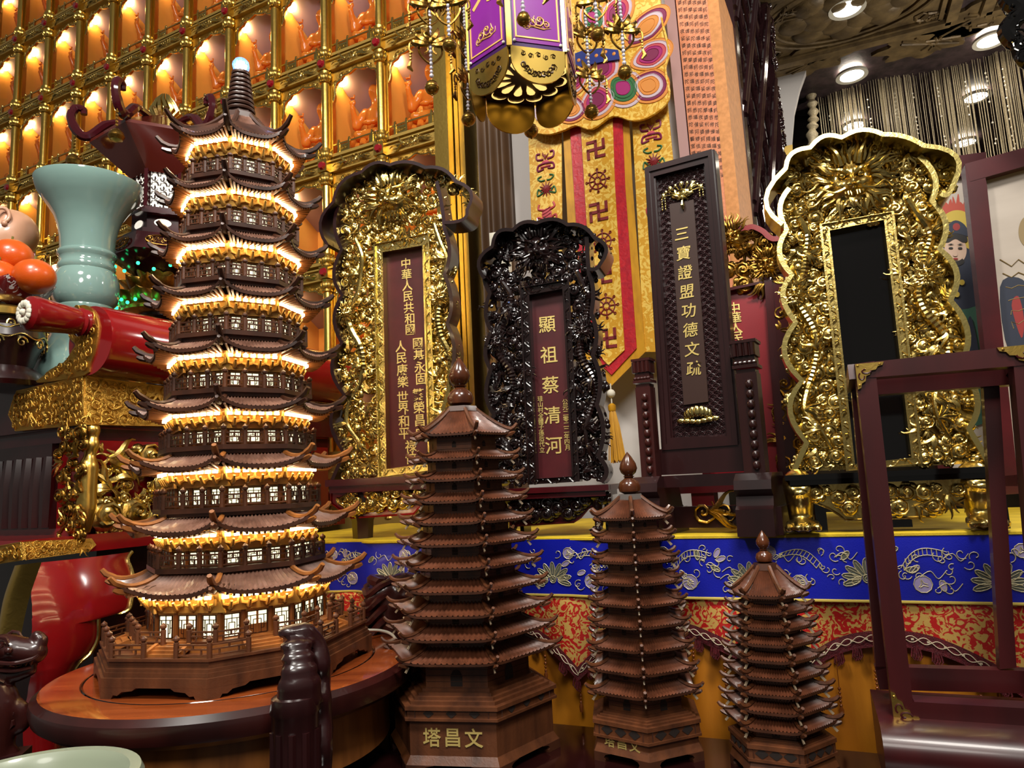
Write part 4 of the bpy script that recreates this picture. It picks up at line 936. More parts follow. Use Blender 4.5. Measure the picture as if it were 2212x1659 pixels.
def base_stand(t, M, top, apron_pts, foot_px, mats, y0=-.06, lipx=None, paw=False, seed=3):
    """moulded shelf, carved apron and feet under a tablet; photo pixels on the plane y0"""
    mshelf, mboard, mcarve, mfoot = mats; rng = random.Random(seed); (xa, ya), (xb, yb), th = top
    (x0, z0), (x1, z1) = local(M, xa, ya, y0), local(M, xb, yb, y0); z = (z0+z1)/2; h = th/FPX*M.translation.y
    m = MB(); m.box(((x0+x1)/2, y0/2+.02, z-h/2), (x1-x0, .08-y0, h)); m.tube([(x0, y0, z-h/2), (x1, y0, z-h/2)], h*.5, 8); m.box(((x0+x1)/2, y0/2+.02, z-h*1.5), (x1-x0-.015, .07-y0, h)); m.build('shelf', mshelf, t)
    A = trace(M, apron_pts, y0+.008); m = MB(); m.prism(A, y0+.008, y0+.02); rim = A; m.tube([(x, y0+.006, zz) for x, zz in A+[A[0]]], .0022, 5); ap = m.build('apron', mboard, t)
    m = MB(); fillrelief(m, shrink(A, .017), [], y0+.003, .0075, .015, 90, rng, .1, .74); m.build('apron_carving', mcarve, ap)
    for px, py, w in foot_px:
        x, zf = local(M, px, py, y0); zt = z-h*1.5
        if paw:
            m = MB(); E = chain([(0, .01, zt-.0), (0, -.012, zt*.72), (0, -.002, zt*.4), (0, -.008, .018)], w*.62, w*.42, 14)+[((0, -.022, .014), w*.5, (1.2, 1, .8))]
            for k in range(4): E += chain([((k-1.5)*w*.36, -.022, .016), ((k-1.5)*w*.42, -.046, .012)], w*.2, w*.19, 4)
            E += [((0, -.016, zt*.86), w*.6, (1.1, .9, .8)), ((-w*.35, -.026, zt*.9), w*.2, None), ((w*.35, -.026, zt*.9), w*.2, None), ((0, -.034, zt*.8), w*.3, (1.3, 1, .7))]
            m.M = Matrix.Translation((x, y0+.02, 0)); m.add(*metamesh(E, .0055)); m.build('paw_foot', mcarve, t)
            m = MB(); m.box((x+w*.9, y0+.05, zt/2), (w*.5, .05, zt)); m.build('foot_block', BLACK, t)
        else:
            m = MB(); m.lathe([(w*.6, 0), (w*.66, zt*.35), (w*.75, zt*.42), (w, zt*.7), (w*.7, zt*1.0)], 6, (x, y0+.03, 0), a0=.5); m.build('foot', mfoot, t)
base_stand(t1, M1, ((712, 1037), (962, 1024), 14), [(716, 1052), (958, 1042), (940, 1072), (918, 1088), (902, 1100), (895, 1110), (760, 1119), (748, 1108), (732, 1098), (716, 1086)], [(770, 1164, .038), (925, 1155, .038)], (MAROON, REDL, GOLD, ROSE))
for px in (790, 880): pass
# dark dragon tablet
M2 = frameM(at(1185, 1140, 1.52), 18); M2.translation.z = ZA
BB = pbr('black_brown_carving', '1f1110', .2, 0, col2='150b0b', scale=20, coat=.5)
TX2 = [(c, 1182+3.6*i, 701+65.2*i, 40) for i, c in enumerate('顯祖蔡清河')]
TX2 += [(c, 1167+.45*i, 861+12.3*i, 13) for i, c in enumerate('珪山村全體子孫后代立')]+[(c, 1221+.6*i, 868+12.4*i, 13) for i, c in enumerate('公元二零二二年四月')]
t2 = dragon_tablet('dark carved dragon tablet with five large gilt characters, right of the tall dark pagoda', 'spirit_tablet', M2,
    [(1059, 585), (1052, 610), (1064, 641), (1055, 683), (1067, 721), (1054, 765), (1066, 802), (1056, 856), (1073, 898), (1062, 945), (1082, 990), (1074, 1020), (1088, 1050)],
    [(1278, 520), (1280, 560), (1283, 598), (1292, 635), (1288, 683), (1299, 727), (1291, 772), (1307, 823), (1300, 877), (1314, 930), (1303, 985), (1321, 1016), (1308, 1044)],
    [(1058, 615), (1046, 575), (1075, 543), (1088, 512), (1120, 507), (1143, 491), (1172, 492), (1207, 484), (1238, 496), (1270, 500), (1296, 524), (1322, 548), (1309, 584), (1298, 596), (1282, 597)], .045,
    [(1127, 625), (1233, 607), (1256, 1040), (1145, 1047)], [(1147, 640), (1218, 627), (1239, 1029), (1163, 1034)], (BB, BB, BB, WINE), (1165, 540, 40), 2, TX2, dense=.9)
base_stand(t2, M2, ((1078, 1057), (1318, 1046), 11), [(1085, 1069), (1312, 1058), (1300, 1085), (1272, 1098), (1255, 1118), (1240, 1128), (1108, 1136), (1096, 1120), (1085, 1100)], [(1292, 1149, .017), (1105, 1152, .017)], (MAROON, MAROON, BB, BB), paw=True)
# great gold tablet with a black glass board
M5 = frameM(at(1930, 1145, 1.26), 19.5); M5.translation.z = ZA
t5 = dragon_tablet('all-gold dragon tablet with a plain black glass board, behind the red rack', 'spirit_tablet', M5,
    [(1700, 416), (1679, 460), (1693, 507), (1678, 556), (1704, 603), (1685, 648), (1712, 703), (1688, 765), (1725, 827), (1700, 888), (1735, 957), (1707, 1020)],
    [(1984, 348), (2018, 395), (2012, 445), (2041, 494), (2028, 547), (2064, 597), (2051, 656), (2087, 722), (2074, 790), (2108, 866), (2090, 928), (2124, 985), (2131, 1000)],
    [(1686, 508), (1650, 452), (1692, 386), (1706, 354), (1745, 341), (1775, 317), (1812, 320), (1855, 304), (1900, 314), (1945, 319), (1985, 338), (2054, 362), (2050, 422), (2034, 448), (2014, 446)], .055,
    [(1769, 490), (1928, 462), (1990, 1002), (1826, 1018)], [(1791, 503), (1907, 480), (1966, 989), (1845, 1003)], (GOLD, GOLDL, GOLD, BLACK), (1836, 396, 58), 5, dense=1.1, back=True)
base_stand(t5, M5, ((1694, 1026), (2148, 1008), 11), [(1704, 1042), (2144, 1026), (2136, 1062), (2100, 1070), (2070, 1084), (2050, 1098), (2026, 1106), (2020, 1116), (1826, 1124), (1812, 1112), (1790, 1098), (1760, 1086), (1712, 1078)], [(1735, 1150, .036), (2128, 1140, .036)], (BLACK, GOLD, GOLD, GOLD), paw=True, seed=9)
m = MB(); x, z = local(M5, 1947, 1130, -.03); m.box((x, -.03, z), (.03, .02, .012)); m.build('stand_clip', BLACK, t5)
# tall plain-framed tablet in a post stand
MW3 = frameM(at(1515, 1100, 1.355), 30); MW3.translation.z = ZA
t3 = thing('post_stand_tablet', 'tall straight-framed dark wood tablet with eight gilt characters, held in a post stand', 'tablet', MW3)
T3 = lambda pts, off=0.: trace(MW3, pts, off)
O = T3([(1392, 364), (1543, 322), (1600, 962), (1429, 974)]); I2 = T3([(1416, 382), (1519, 355), (1568, 942), (1453, 945)])
m = MB(); mid = [((a[0]+b[0])/2, (a[1]+b[1])/2) for a, b in zip(O, I2)]
for A, B, ya, yb in ((O, shrink(O, .006), 0, .03), (shrink(O, .004), mid, -.006, .03), (mid, shrink(I2, -.003), -.003, .03), (shrink(I2, -.004), I2, .002, .03)): m.ring(A, B, ya, yb)
m.build('frame', ROSE2, t3, 20)
FISH = pbr('scale_carved_board', '2c1416', .35, 0, coat=.1, bump=.3, bscale=120, bkind='cells', bdist=.004)
m = MB(); m.prism(I2, .010, .02)
xs = [p[0] for p in I2]; zs = [p[1] for p in I2]; ST = T3([(1447, 442), (1499, 432), (1531, 868), (1478, 875)], .008); rr = .0075; row = 0; z = min(zs)
while z < max(zs):
    x = min(xs)+(row % 2)*rr
    while x < max(xs):
        if inside((x, z), shrink(I2, .004)) and not inside((x, z), ST):
            m.tube([(x+rr*cos(a)*.9, .009, z+rr*sin(a)*.9) for a in (0, .7, 1.57, 2.44, 3.14)], .0012, 4); m.tube([(x+rr*.45*cos(a), .009, z+rr*.45*sin(a)) for a in (0, 1, 2.1, 3.14)], .001, 4)
        x += 2*rr
    z += rr*.9; row += 1
bd = m.build('scale_board', FISH, t3)
m = MB(); m.prism(ST, .005, .012); st3 = m.build('text_strip', pbr('brown_strip', '38241e', .4), bd)
m = MB()
for i, c in enumerate('三寶證盟功德文疏'): x, z = local(MW3, 1473+3.7*i, 505+41.5*i, .005); m.glyph(c, x, z, 34/FPX*1.36, .0048, .001, bold=.008, sk=0.1)
m.build('lettering', GOLDT, st3)
def lotus_gilt(px, py, s, kind):
    x, z = local(MW3, px, py, .006); m = MB(); s = s/FPX*1.36; rng = random.Random(4)
    if kind:
        for k in range(-3, 4): a = pi/2-k*.42; m.ball((x+s*.42*cos(a)*1.25, .003-.002*(3-abs(k)), z+s*.2*sin(a)+.0), s*.3, 8, 6, (.62, .25, .8+.1*(3-abs(k))/3))
        for k in range(-3, 4): m.ball((x+s*.27*k, .001, z-s*.28+abs(k)*.03*s), s*.2, 8, 6, (1, .3, .6))
    else:
        for k in range(9): strands(m, x+rng.uniform(-.4, .4)*s, z+rng.uniform(-.1, .12)*s, rng.uniform(-.5, .5)+(pi if k % 2 else 0), s*.5, s*.07, .003, 2, rng, .3)
        m.ball((x, .005, z), s*.5, 14, 8, (1.1, .18, .42))
        for k in range(-4, 5):
            a = pi/2-k*.3; p = (x+s*1.0*cos(a), .003, z+s*.62*sin(a)-.1*s); m.ball(p, s*(.14 if k % 2 == 0 else .09), 8, 6, (.8, .4, 1.15)); m.tube([(x+s*.5*cos(a), .004, z+s*.25*sin(a)), p], .0012, 4)
        for dx in (-1.02, -.86, .86, 1.02):
            for j in range(5): m.ball((x+dx*s, .003, z-s*(.05+.13*j)+(.25*s if dx > 0 else 0)), s*.045, 6, 4, (.8, .5, 1.5))
        m.tube([(x, .002, z-s*.35), (x, .0, z-s*.6), (x, .002, z-s*.8)], [s*.06, s*.1, s*.05], 6)
    m.build('lotus_relief' if kind else 'canopy_relief', GOLDL, bd)
lotus_gilt(1474, 420, 46, 0); lotus_gilt(1508, 898, 46, 1)
yF = -.035
def post(xa, xb, yt, yb, cap):
    (x0, zt), (x1, _) = local(MW3, xa, yt, yF), local(MW3, xb, yt, yF); _, zb = local(MW3, (xa+xb)/2+10, yb, yF); w = x1-x0; xc = (x0+x1)/2
    m = MB(); m.box((xc, yF+w/2, (zt+zb)/2), (w, w, zt-zb)); p = m.build('post', ROSE, t3)
    m = MB(); zc = zt+cap; hh = cap
    m.box((xc, yF+w/2, zt+hh*.06), (w*.9, w*.9, hh*.12)); m.box((xc, yF+w/2, zt+hh*.2), (w*1.2, w*1.2, hh*.1))
    for k in range(5): m.ball((xc+(k-2)*w*.22, yF-w*.02, zt+hh*.3), w*.14, 7, 5)
    m.box((xc, yF+w/2, zt+hh*.4), (w*.95, w*.95, hh*.2)); m.box((xc, yF+w/2, zt+hh*.72), (w*1.1, w*1.1, hh*.42)); m.box((xc, yF+w/2, zt+hh*.96), (w*1.25, w*1.25, hh*.09))
    for k in range(4): m.tube([(xc+(k-1.5)*w*.28, yF-w*.05, zt+hh*.52), (xc+(k-1.5)*w*.28, yF-w*.07, zt+hh*.9)], w*.12, 6); m.tube([(xc-w*.56, yF+w*(.12+.25*k), zt+hh*.52), (xc-w*.57, yF+w*(.12+.25*k), zt+hh*.9)], w*.12, 6)
    m.build('capital', ROSE, p)
    m = MB(); n = 9; z1, z0 = zt-.012, zb+.004
    for k in range(n): m.ball((xc+w*.12, yF-.004, z1+(z0-z1)*(k+.5)/n), (z1-z0)/n*.5, 8, 6, (.72, .55, 1.0))
    m.build('carved_beading', ROSE, p); return xc, zb, w
pl = post(1372, 1404, 838, 1030, .056); pr = post(1588, 1634, 808, 1022, .06)
m = MB(); a, b = T3([(1429, 974), (1600, 962)], -.002); z2 = local(MW3, 1520, 1055, -.002)[1]
m.box(((pl[0]+pr[0])/2, .012, (a[1]+b[1])/2-.022), (pr[0]-pl[0], .03, .05)); m.box(((pl[0]+pr[0])/2, -.002, (a[1]+b[1])/2-.06), (pr[0]-pl[0], .05, .022)); m.box(((pl[0]+pr[0])/2, .02, .03), (pr[0]-pl[0], .02, .04)); m.build('cross_rail', ROSE2, t3)
m = MB(); swirl(m, (pl[0]+pr[0])/2-.01, .04, .02, .005, random.Random(1)); swirl(m, (pl[0]+pr[0])/2+.03, .04, .017, .005, random.Random(2)); strands(m, (pl[0]+pr[0])/2, .04, 0, .06, .006, .005, 4, random.Random(3)); m.build('rail_carving', GOLDA, t3)
for xc, zb, w in (pl, pr):
    m = MB(); pr_ = [(yF-.012, zb+.0), (yF-.03, zb-.012), (yF-.034, zb-.028), (yF-.022, zb-.04), (yF-.026, .052), (yF-.036, .046), (yF-.036, 0), (.09, 0), (.09, .046), (.08, .052), (.07, zb-.03), (.05, zb)]
    vs = [(xc-w*.85, y, z) for y, z in pr_]+[(xc+w*.85, y, z) for y, z in pr_]; n = len(pr_)
    m.add(vs, [tuple(range(n)), tuple(range(2*n-1, n-1, -1))]+[(j, j+n, (j+1) % n+n, (j+1) % n) for j in range(n)])
    m.box((xc, .027, .024), (w*2.1, .13, .048)); m.build('scroll_foot', ROSE2, t3, 25)
# red tablet with antique-gold dragons, half hidden
M4 = frameM(at(1625, 1000, 1.62), 22); M4.translation.z = ZA
t4 = thing('spirit_tablet', 'red tablet with old-gold dragon carving, half hidden between straight-framed tablet and gold one', 'tablet', M4)
T4 = lambda p, o=0.: trace(M4, p, o)
m = MB(); A = [(p[0], p[1]) for p in cr([(x, z, 0) for x, z in T4([(1480, 520), (1520, 470), (1560, 478), (1588, 483), (1605, 494), (1628, 490), (1652, 500), (1672, 516), (1700, 510), (1730, 530), (1760, 560)])], 5)]; rimstrip(m, A, .012, -.02, .03, -1); m.build('crest_rim', REDL, t4)
m = MB(); rng = random.Random(8); fillrelief(m, T4([(1500, 500), (1700, 500), (1720, 610), (1500, 625)]), [], 0, .012, .022, 60, rng, .6)
x, z = local(M4, 1580, 520); dragonface(m, x, z, .034, -.01, rng, 20); serpent(m, [(*a, 0) and (a[0], -.012, a[1]) for a in T4([(1590, 560), (1620, 540), (1650, 560), (1680, 545)])], .012)
x, z = local(M4, 1655, 575); dragonface(m, x, z, .028, -.01, rng, 18); m.build('dragon_carving', GOLDA, t4)
Q = T4([(1500, 640), (1668, 606), (1700, 1030), (1520, 1040)]); Q2 = shrink(Q, .018)
m = MB(); m.ring(Q, Q2, -.015, .02); B = T4([(1668, 606), (1690, 560), (1702, 560), (1720, 1020), (1700, 1030)]); m.prism(B, -.01, .015); m.build('board_frame', MAROON, t4)
m = MB(); m.prism(Q2, .004, .015); bd = m.build('board', pbr('crimson_board', '8e1420', .35, 0, col2='7c101a', scale=5), t4)
m = MB()
for i, c in enumerate('中華人民共和國'): x, z = local(M4, 1586+2*i, 666+21*i, .004); m.glyph(c, x, z, .03, .003, .001, bold=.008)
m.build('lettering', GOLDT, bd)
m = MB(); fillrelief(m, T4([(1672, 640), (1730, 640), (1740, 1010), (1690, 1010)]), [], 0, .012, .02, 50, random.Random(9), .3); m.build('side_carving', GOLDA, t4)
for x0, z in ((Q[3][0], Q[3][1]), (Q[2][0]+.02, Q[2][1])):
    m = MB(); m.box((x0, .0, (z+.01)/2), (.05, .08, z+.01)); m.build('foot', MAROON, t4)
m = MB(); m.box(((Q[3][0]+Q[2][0])/2, .0, Q[3][1]-.01), (Q[2][0]-Q[3][0]+.1, .09, .03)); m.build('shelf', MAROON, t4)
# ---------------------------------------------------------------- red lacquer altar on the left and what stands on it
LY = 27.
ML = frameM(at(183, 870, 1.75), LY); ML.translation.z = 0
ME = frameM(ML.translation, LY-90)    # its end face, seen from the right
TL_ = lambda p, o=0.: trace(ML, p, o)
TE_ = lambda p, o=0.: trace(ME, p, o)
la = thing('red_altar', 'red lacquer altar with brass plates and a rolled end, left behind the lit pagoda', 'altar', ML)
def onend(mb): mb.M = Matrix.Rotation(R(90), 4, 'Z'); return mb      # end-face coordinates into the altar's own
EL = .93
zt0, zt1 = TL_([(183, 814)])[0][1], TL_([(183, 918)])[0][1]
m = MB(); m.box((-.7, EL/2, (zt0+zt1)/2), (1.4, EL, zt0-zt1)); m.box((-.7, EL/2, zt1-.02), (1.36, EL-.04, .03)); m.build('top_slab', MAROON, la)
cx, cz = TL_([(203, 737)])[0]; r = .089
m = MB(); m.tube([(cx, y, cz) for y in (-.01, 0, EL*.5, EL)], [r*.98, r, r, r], 40); m.build('rolled_end', REDL, la, 30)
m = MB(); m.tube([(cx-.012, y, cz+.045) for y in (.0, -.02, -.024, -.03, -.035, -.05, -.14, -.15, -.158)], [.034, .034, .03, .036, .03, .034, .042, .04, .03], 28); kb = m.build('roller_knob', REDL, la, 30)
m = MB()
for k in range(14): a = 2*pi*k/14; m.ball((cx-.012+.021*cos(a), -.16, cz+.045+.021*sin(a)), .009, 7, 5, (1, .6, 1))
m.ball((cx-.012, -.162, cz+.045), .008, 8, 6); m.build('rosette', CREAM, kb)
m = MB(); pl = TL_([(163, 664), (175, 660), (188, 660), (203, 672), (211, 692), (213, 712), (208, 752), (196, 787), (182, 811), (82, 827), (98, 810), (112, 797), (140, 782), (158, 756), (164, 745), (157, 736), (150, 726), (158, 712), (160, 690)], -.012)
m.prism([(p[0], p[1]) for p in cr([(a, b, 0) for a, b in pl], 3, True)], -.014, .0); rng = random.Random(4)
fillrelief(m, shrink(pl, .008), [], -.0135, .008, .014, 40, rng, .1, .8, False); m.build('side_plate', ENGR, la)
def plate(name, M, pts, y, n, end, seed):
    m = MB(); P = trace(M, pts, y)
    if end: onend(m)
    m.prism(P, y-.004, y+.004); rng = random.Random(seed); fillrelief(m, shrink(P, .010), [], y-.0035, .006, .015, n*2, rng, .12, .75, False); m.tube([(a, y-.004, b) for a, b in P+[P[0]]], .0018, 5)
    for p in shrink(P, .008): m.ball((p[0], y-.004, p[1]), .003, 6, 4)
    return m.build(name, ENGR, la)
plate('corner_plate', ML, [(40, 845), (182, 813), (183, 917), (37, 931), (30, 912), (22, 896), (30, 870)], -.006, 34, False, 5)
plate('corner_plate', ME, [(184, 813), (372, 838), (350, 880), (372, 921), (184, 917)], -.006, 30, True, 6)
zw = TE_([(215, 1152)])[0][1]; zm = TL_([(52, 1170)], -.15)[0][1]; zm2 = TL_([(52, 1209)], -.15)[0][1]
m = MB(); m.box((-.72, EL/2, (zt1+zw)/2), (1.40, EL-.06, zt1-zw)); m.build('body', REDL, la)
m = MB(); m.box((-.55, -.008+.03, (zt1+zw)/2-.01), (.8, .02, zt1-zw-.05)); 
for k in range(16): x = -.16-.045*k; m.tube([(x, .012, zt1-.07), (x+.006, .006, (zt1+zw)/2), (x-.004, .01, zw+.02)], [.012, .016, .014], 6)
m.build('front_panel', ROSE2, la)
m = onend(MB()); P = TE_([(192, 920), (212, 920), (211, 940), (213, 968), (207, 982), (209, 1012), (203, 1029), (207, 1044), (203, 1114), (193, 1150), (168, 1151), (168, 1088), (172, 1055), (186, 1023), (187, 967)], -.02); bx = sum(p[0] for p in P)/len(P); zz = [p[1] for p in P]; za, zb_ = max(zz), min(zz); m.tube(cr([(bx+a, -.012, za+(zb_-za)*t) for t, a in ((0, .006), (.1, .008), (.22, .004), (.35, .0), (.5, -.003), (.7, -.003), (.88, -.002), (1, 0))], 5), [.014, .016, .017, .017, .015, .013, .014, .017, .018, .018, .016, .014, .013, .014, .017, .02]+[.023]*12+[.021, .019, .017, .015, .013, .011, .009, .008], 12); m.build('scroll_bracket', BRASS, la)
m = MB(); fillrelief(m, TL_([(124, 930), (180, 925), (172, 1158), (122, 1160)], -.02), [], -.015, .012, .02, 40, random.Random(7), .4); m.build('corner_carving', GOLDA, la)
m = onend(MB()); fillrelief(m, TE_([(216, 978), (352, 985), (352, 1130), (216, 1150)], -.0), [], -.005, .022, .042, 26, random.Random(12), .35); fillrelief(m, TE_([(216, 978), (372, 985), (372, 1130), (216, 1150)], .0), [], .0, .01, .018, 50, random.Random(13), .5); m.build('wave_carving', GOLD, la)
m = MB(); m.box((-.7, EL/2-.07, (zw+zm2)/2), (1.44, EL+.16, zw-zm2)); m.build('waist', REDL, la)
yw = -.155
plate('waist_plate', ML, [(-30, 1186), (50, 1171), (52, 1209), (-30, 1222)], yw-.002, 10, False, 8)
m = onend(MB()); P = TE_([(53, 1170), (196, 1163), (206, 1177), (190, 1192), (53, 1210)], -.026); m.prism(P, -.03, -.02); fillrelief(m, shrink(P, .008), [], -.029, .005, .010, 40, random.Random(5), .1, .75, False); m.build('waist_plate', ENGR, la)
# bulging leg panel with gilt edge
bd = TE_([(303, 1192), (290, 1208), (292, 1243), (279, 1297), (271, 1316), (249, 1326), (240, 1318), (238, 1306), (221, 1304), (210, 1316), (206, 1344), (205, 1380), (191, 1413), (171, 1434), (160, 1480), (150, 1660)], -.06)
bd = [(p[0], p[1]) for p in cr([(a, b, 0) for a, b in bd], 4)]; lf = TE_([(85, 1215), (70, 1300), (62, 1400), (70, 1500), (75, 1660)], -.06); lf = [(p[0], p[1]) for p in cr([(a, b, 0) for a, b in lf], 4)]
def lx_(z): return min(lf, key=lambda p: abs(p[1]-z))[0]
bulge = lambda z: -.04-.05*max(0, sin(pi*min(1, max(0, (zm2-z)/.34))))
m = onend(MB()); n = len(bd)
m.grid(lambda u, v: (lambda q: (lx_(q[1])+(q[0]-lx_(q[1]))*u, bulge(q[1])+.02*(2*u-1)**2, q[1]))(bd[min(n-1, int(v*(n-1)+.5))]), 10, n-1); m.build('leg_panel', REDL, la, 50)
m = onend(MB()); m.tube([(a, bulge(b)+.018, b) for a, b in bd], .005, 7); m.build('gilt_edge', GOLD, la)
m = MB(); bl, br_ = TL_([(34, 1222), (8, 1300), (-4, 1400), (-10, 1480)], -.2), TL_([(90, 1214), (64, 1290), (46, 1370), (36, 1440)], -.2)
bl = [(p[0], p[1]) for p in cr([(a, b, 0) for a, b in bl], 5)]; br_ = [(p[0], p[1]) for p in cr([(a, b, 0) for a, b in br_], 5)]; k = len(bl)-1
m.grid(lambda u, v: (lambda a, b: (a[0]+(b[0]-a[0])*u, -.2-.02*sin(pi*u), a[1]+(b[1]-a[1])*u))(bl[int(v*k+.5)], br_[int(v*k+.5)]), 8, k); m.build('brass_strap', BRASS, la, 60)
m = MB(); m.box((-.7, EL/2, zm2/2), (1.3, EL-.15, zm2)); m.build('plinth', ROSE2, la)
# celadon vase behind the roll
PV = ML @ Vector((-.30, .42, 0)); PV.z = 0; q = pix(Vector((PV.x, PV.y, 1.5)))
VY = 2.05; P0 = at(186, 620, VY); VR = [(400, 109), (404, 109), (414, 106), (426, 101), (440, 91), (456, 79), (475, 67), (495, 60), (520, 55.5), (546, 54), (549, 59), (556, 59), (560, 55), (572, 54), (576, 57), (583, 58), (588, 55), (594, 60), (612, 66), (640, 67), (656, 61), (664, 54), (668, 56), (674, 53), (700, 56), (735, 68), (770, 84), (810, 96), (850, 99), (890, 90), (920, 78)]
zs = zt0; prof = []
for y, r in reversed(VR):
    z = at(186, y, VY).z
    prof.append((r/FPX*VY*1.0, z))
prof = [(prof[0][0]*.9, zs)]+[(r, z) for r, z in prof if z > zs+.02]; rim = prof[-1]
prof += [(rim[0]-.004, rim[1]+.002), (rim[0]-.012, rim[1]-.006), (prof[-6][0]-.008, prof[-6][1]), (.04, prof[-10][1])]
m = MB(); m.lathe(prof, 56); solo(m, 'vase', CELAD, 'large pale green celadon vase with flaring mouth and ringed neck behind the red roll', 'vase', Vector((P0.x, VY, 0)), ang=60)
# pink child figure
PB = at(24, 505, 2.15); E = [((0, 0, 0), .082, (1, 1, 1.0)), ((-.02, -.03, -.035), .062, None), ((-.08, -.03, -.03), .03, None), ((.025, -.055, .025), .026, (.55, .6, 1.1)), ((.026, -.058, -.002), .018, (.8, .6, 1)), ((.035, -.045, -.03), .016, None), ((0, .01, -.12), .085, (1.2, .9, .7)), ((.05, -.045, -.078), .035, (1.4, 1, .8)), ((.03, 0, -.2), .1, (1.1, .9, 1))]
E += [((.02, 0, (zs-PB.z)*f), .1, (1.1, .9, .8)) for f in (.55, .75, .92)]; m = MB(); m.add(*metamesh(E, .008)); m.tube([(.03+.013*cos(t), -.082+.012*cos(t), .03+.022*sin(t)) for t in [-1.6+.45*i for i in range(11)]], [.004]+[.006]*9+[.004], 7); m.ball((.034, -.078, .004), .009, 8, 6); solo(m, 'child_figurine', TALLOW, 'bald pink porcelain child figure with a rounded ear at the left edge', 'figurine', PB, ang=80)
# oranges on a lotus bowl
ORG = pbr('orange_peel', 'd9601a', .3, 0, col2='c74f12', scale=6, bump=.25, bscale=240, bdist=.001, coat=.2)
OY = 1.86
def orange(px, py, r, lb, dy=0.):
    p = at(px, py, OY+dy); m = MB(); r = r/FPX*OY; m.ball((0, 0, 0), r, 24, 16, (1, 1, .9)); t = thing('orange', lb, 'orange', p, 'oranges in the lotus bowl'); m.build('peel', ORG, t, 60)
    m = MB(); m.tube([(0, 0, r*.86), (.002, 0, r*.86+.012)], .003, 6); m.build('stem', pbr('stem_green', '6d6a2c', .6) if 'stem_green' not in MATS else MATS['stem_green'], t)
orange(24, 556, 45, 'large orange on top of the pile in the lotus bowl'); orange(74, 598, 43, 'large orange at the right of the pile in the lotus bowl', -.03); orange(-4, 598, 40, 'orange cut by the left picture edge in the lotus bowl', -.05)
PETW = pbr('red_scroll_porcelain', 'd8d0cc', .2, 0, col2='6d1a18', scale=34, detail=1, dist=3, ramp=(.40, .44), coat=.4)
pB = at(10, 660, OY); t = thing('lotus_bowl', 'white lotus-petal bowl with red scroll pattern holding the oranges', 'bowl', pB)
m = MB(); rb = 100/FPX*OY; m.lathe([(rb*.4, -.01), (rb*.62, .0), (rb*.8, .03), (rb*.78, .032), (rb*.55, .012), (0, .006)], 28); m.build('bowl', PETW, t)
for k in range(10):
    a = 2*pi*k/10+.35; m = MB(); m.M = Matrix.Rotation(a, 4, 'Z')
    def fn(u, v, rb=rb):
        w = (u-.5)*2; prof_ = rb*(.52+.46*v**.8); half = .62*rb*.5*math.sqrt(max(0, 1-abs(v-.35)**2.2/.65**2.2 if v > .35 else 1)); return (prof_-.012*w*w, w*half*(1.0), v*.062-.004)
    m.grid(fn, 8, 8); m.build('petal', PETW, t, 60)
t = thing('offering_stand', 'dark lacquer offering stand with gilt cloud edges under the orange bowl', 'stand', Vector((pB.x, pB.y, zs)))
h = pB.z-.012-zs
m = MB(); m.lathe([(.07, h-.03), (.086, h-.026), (.088, h-.008), (.07, h)], 32); m.build('brass_rim', BRASS, t)
m = MB(); m.lathe([(.1, 0), (.11, .012), (.1, .03), (.07, h*.25), (.085, h*.45), (.1, h*.6), (.092, h*.74), (.07, h*.8), (.075, h-.03)], 32); m.build('stand_body', ROSE2, t)
m = MB(); rng = random.Random(5)
for zz, rr in ((h*.6, .101), (h*.72, .094)):
    m.tube([(rr*cos(a)*1.0, rr*sin(a), zz+.006*sin(a*9)) for a in [2*pi*i/90 for i in range(91)]], .0022, 5)
for k in range(16): a = 2*pi*k/16; m.tube([((.084+.004)*cos(a+.12*(1-b/16)*cos(b*.6)), .088*sin(a+.12*(1-b/16)*cos(b*.6)), h-.055+.016*(1-b/16)*sin(b*.6)) for b in range(15)], .0025, 5)
for k in range(12): a = 2*pi*k/12; m.tube([(.1*cos(a+.14*(1-b/16)*cos(b*.6)), .1*sin(a+.14*(1-b/16)*cos(b*.6)), h*.52+.016*(1-b/16)*sin(b*.6)) for b in range(15)], .0025, 5)
m.build('gilt_scrolls', GOLDL, t)
m = MB(); q = at(70, 560, 1.95); m.tube([(0, 0, 0), (.012, 0, .01), (.03, 0, .014), (.05, 0, .006), (.052, 0, -.04), (.052, 0, zs-q.z)], .0025, 6); m.tube([(-.02, 0, .012), (-.012, 0, .0), (0, 0, 0), (.01, 0, -.012), (.03, 0, -.03)], .003, 6); m.lathe([(0, 0), (.012, .004), (.014, .012), (.006, .02), (.008, .026), (0, .034)], 12, (.03, 0, -.03))
solo(m, 'gilt_wire_ornament', GOLD, 'thin gilt wire ornament with a small lamp cup beside the pink figure', 'ornament', q)
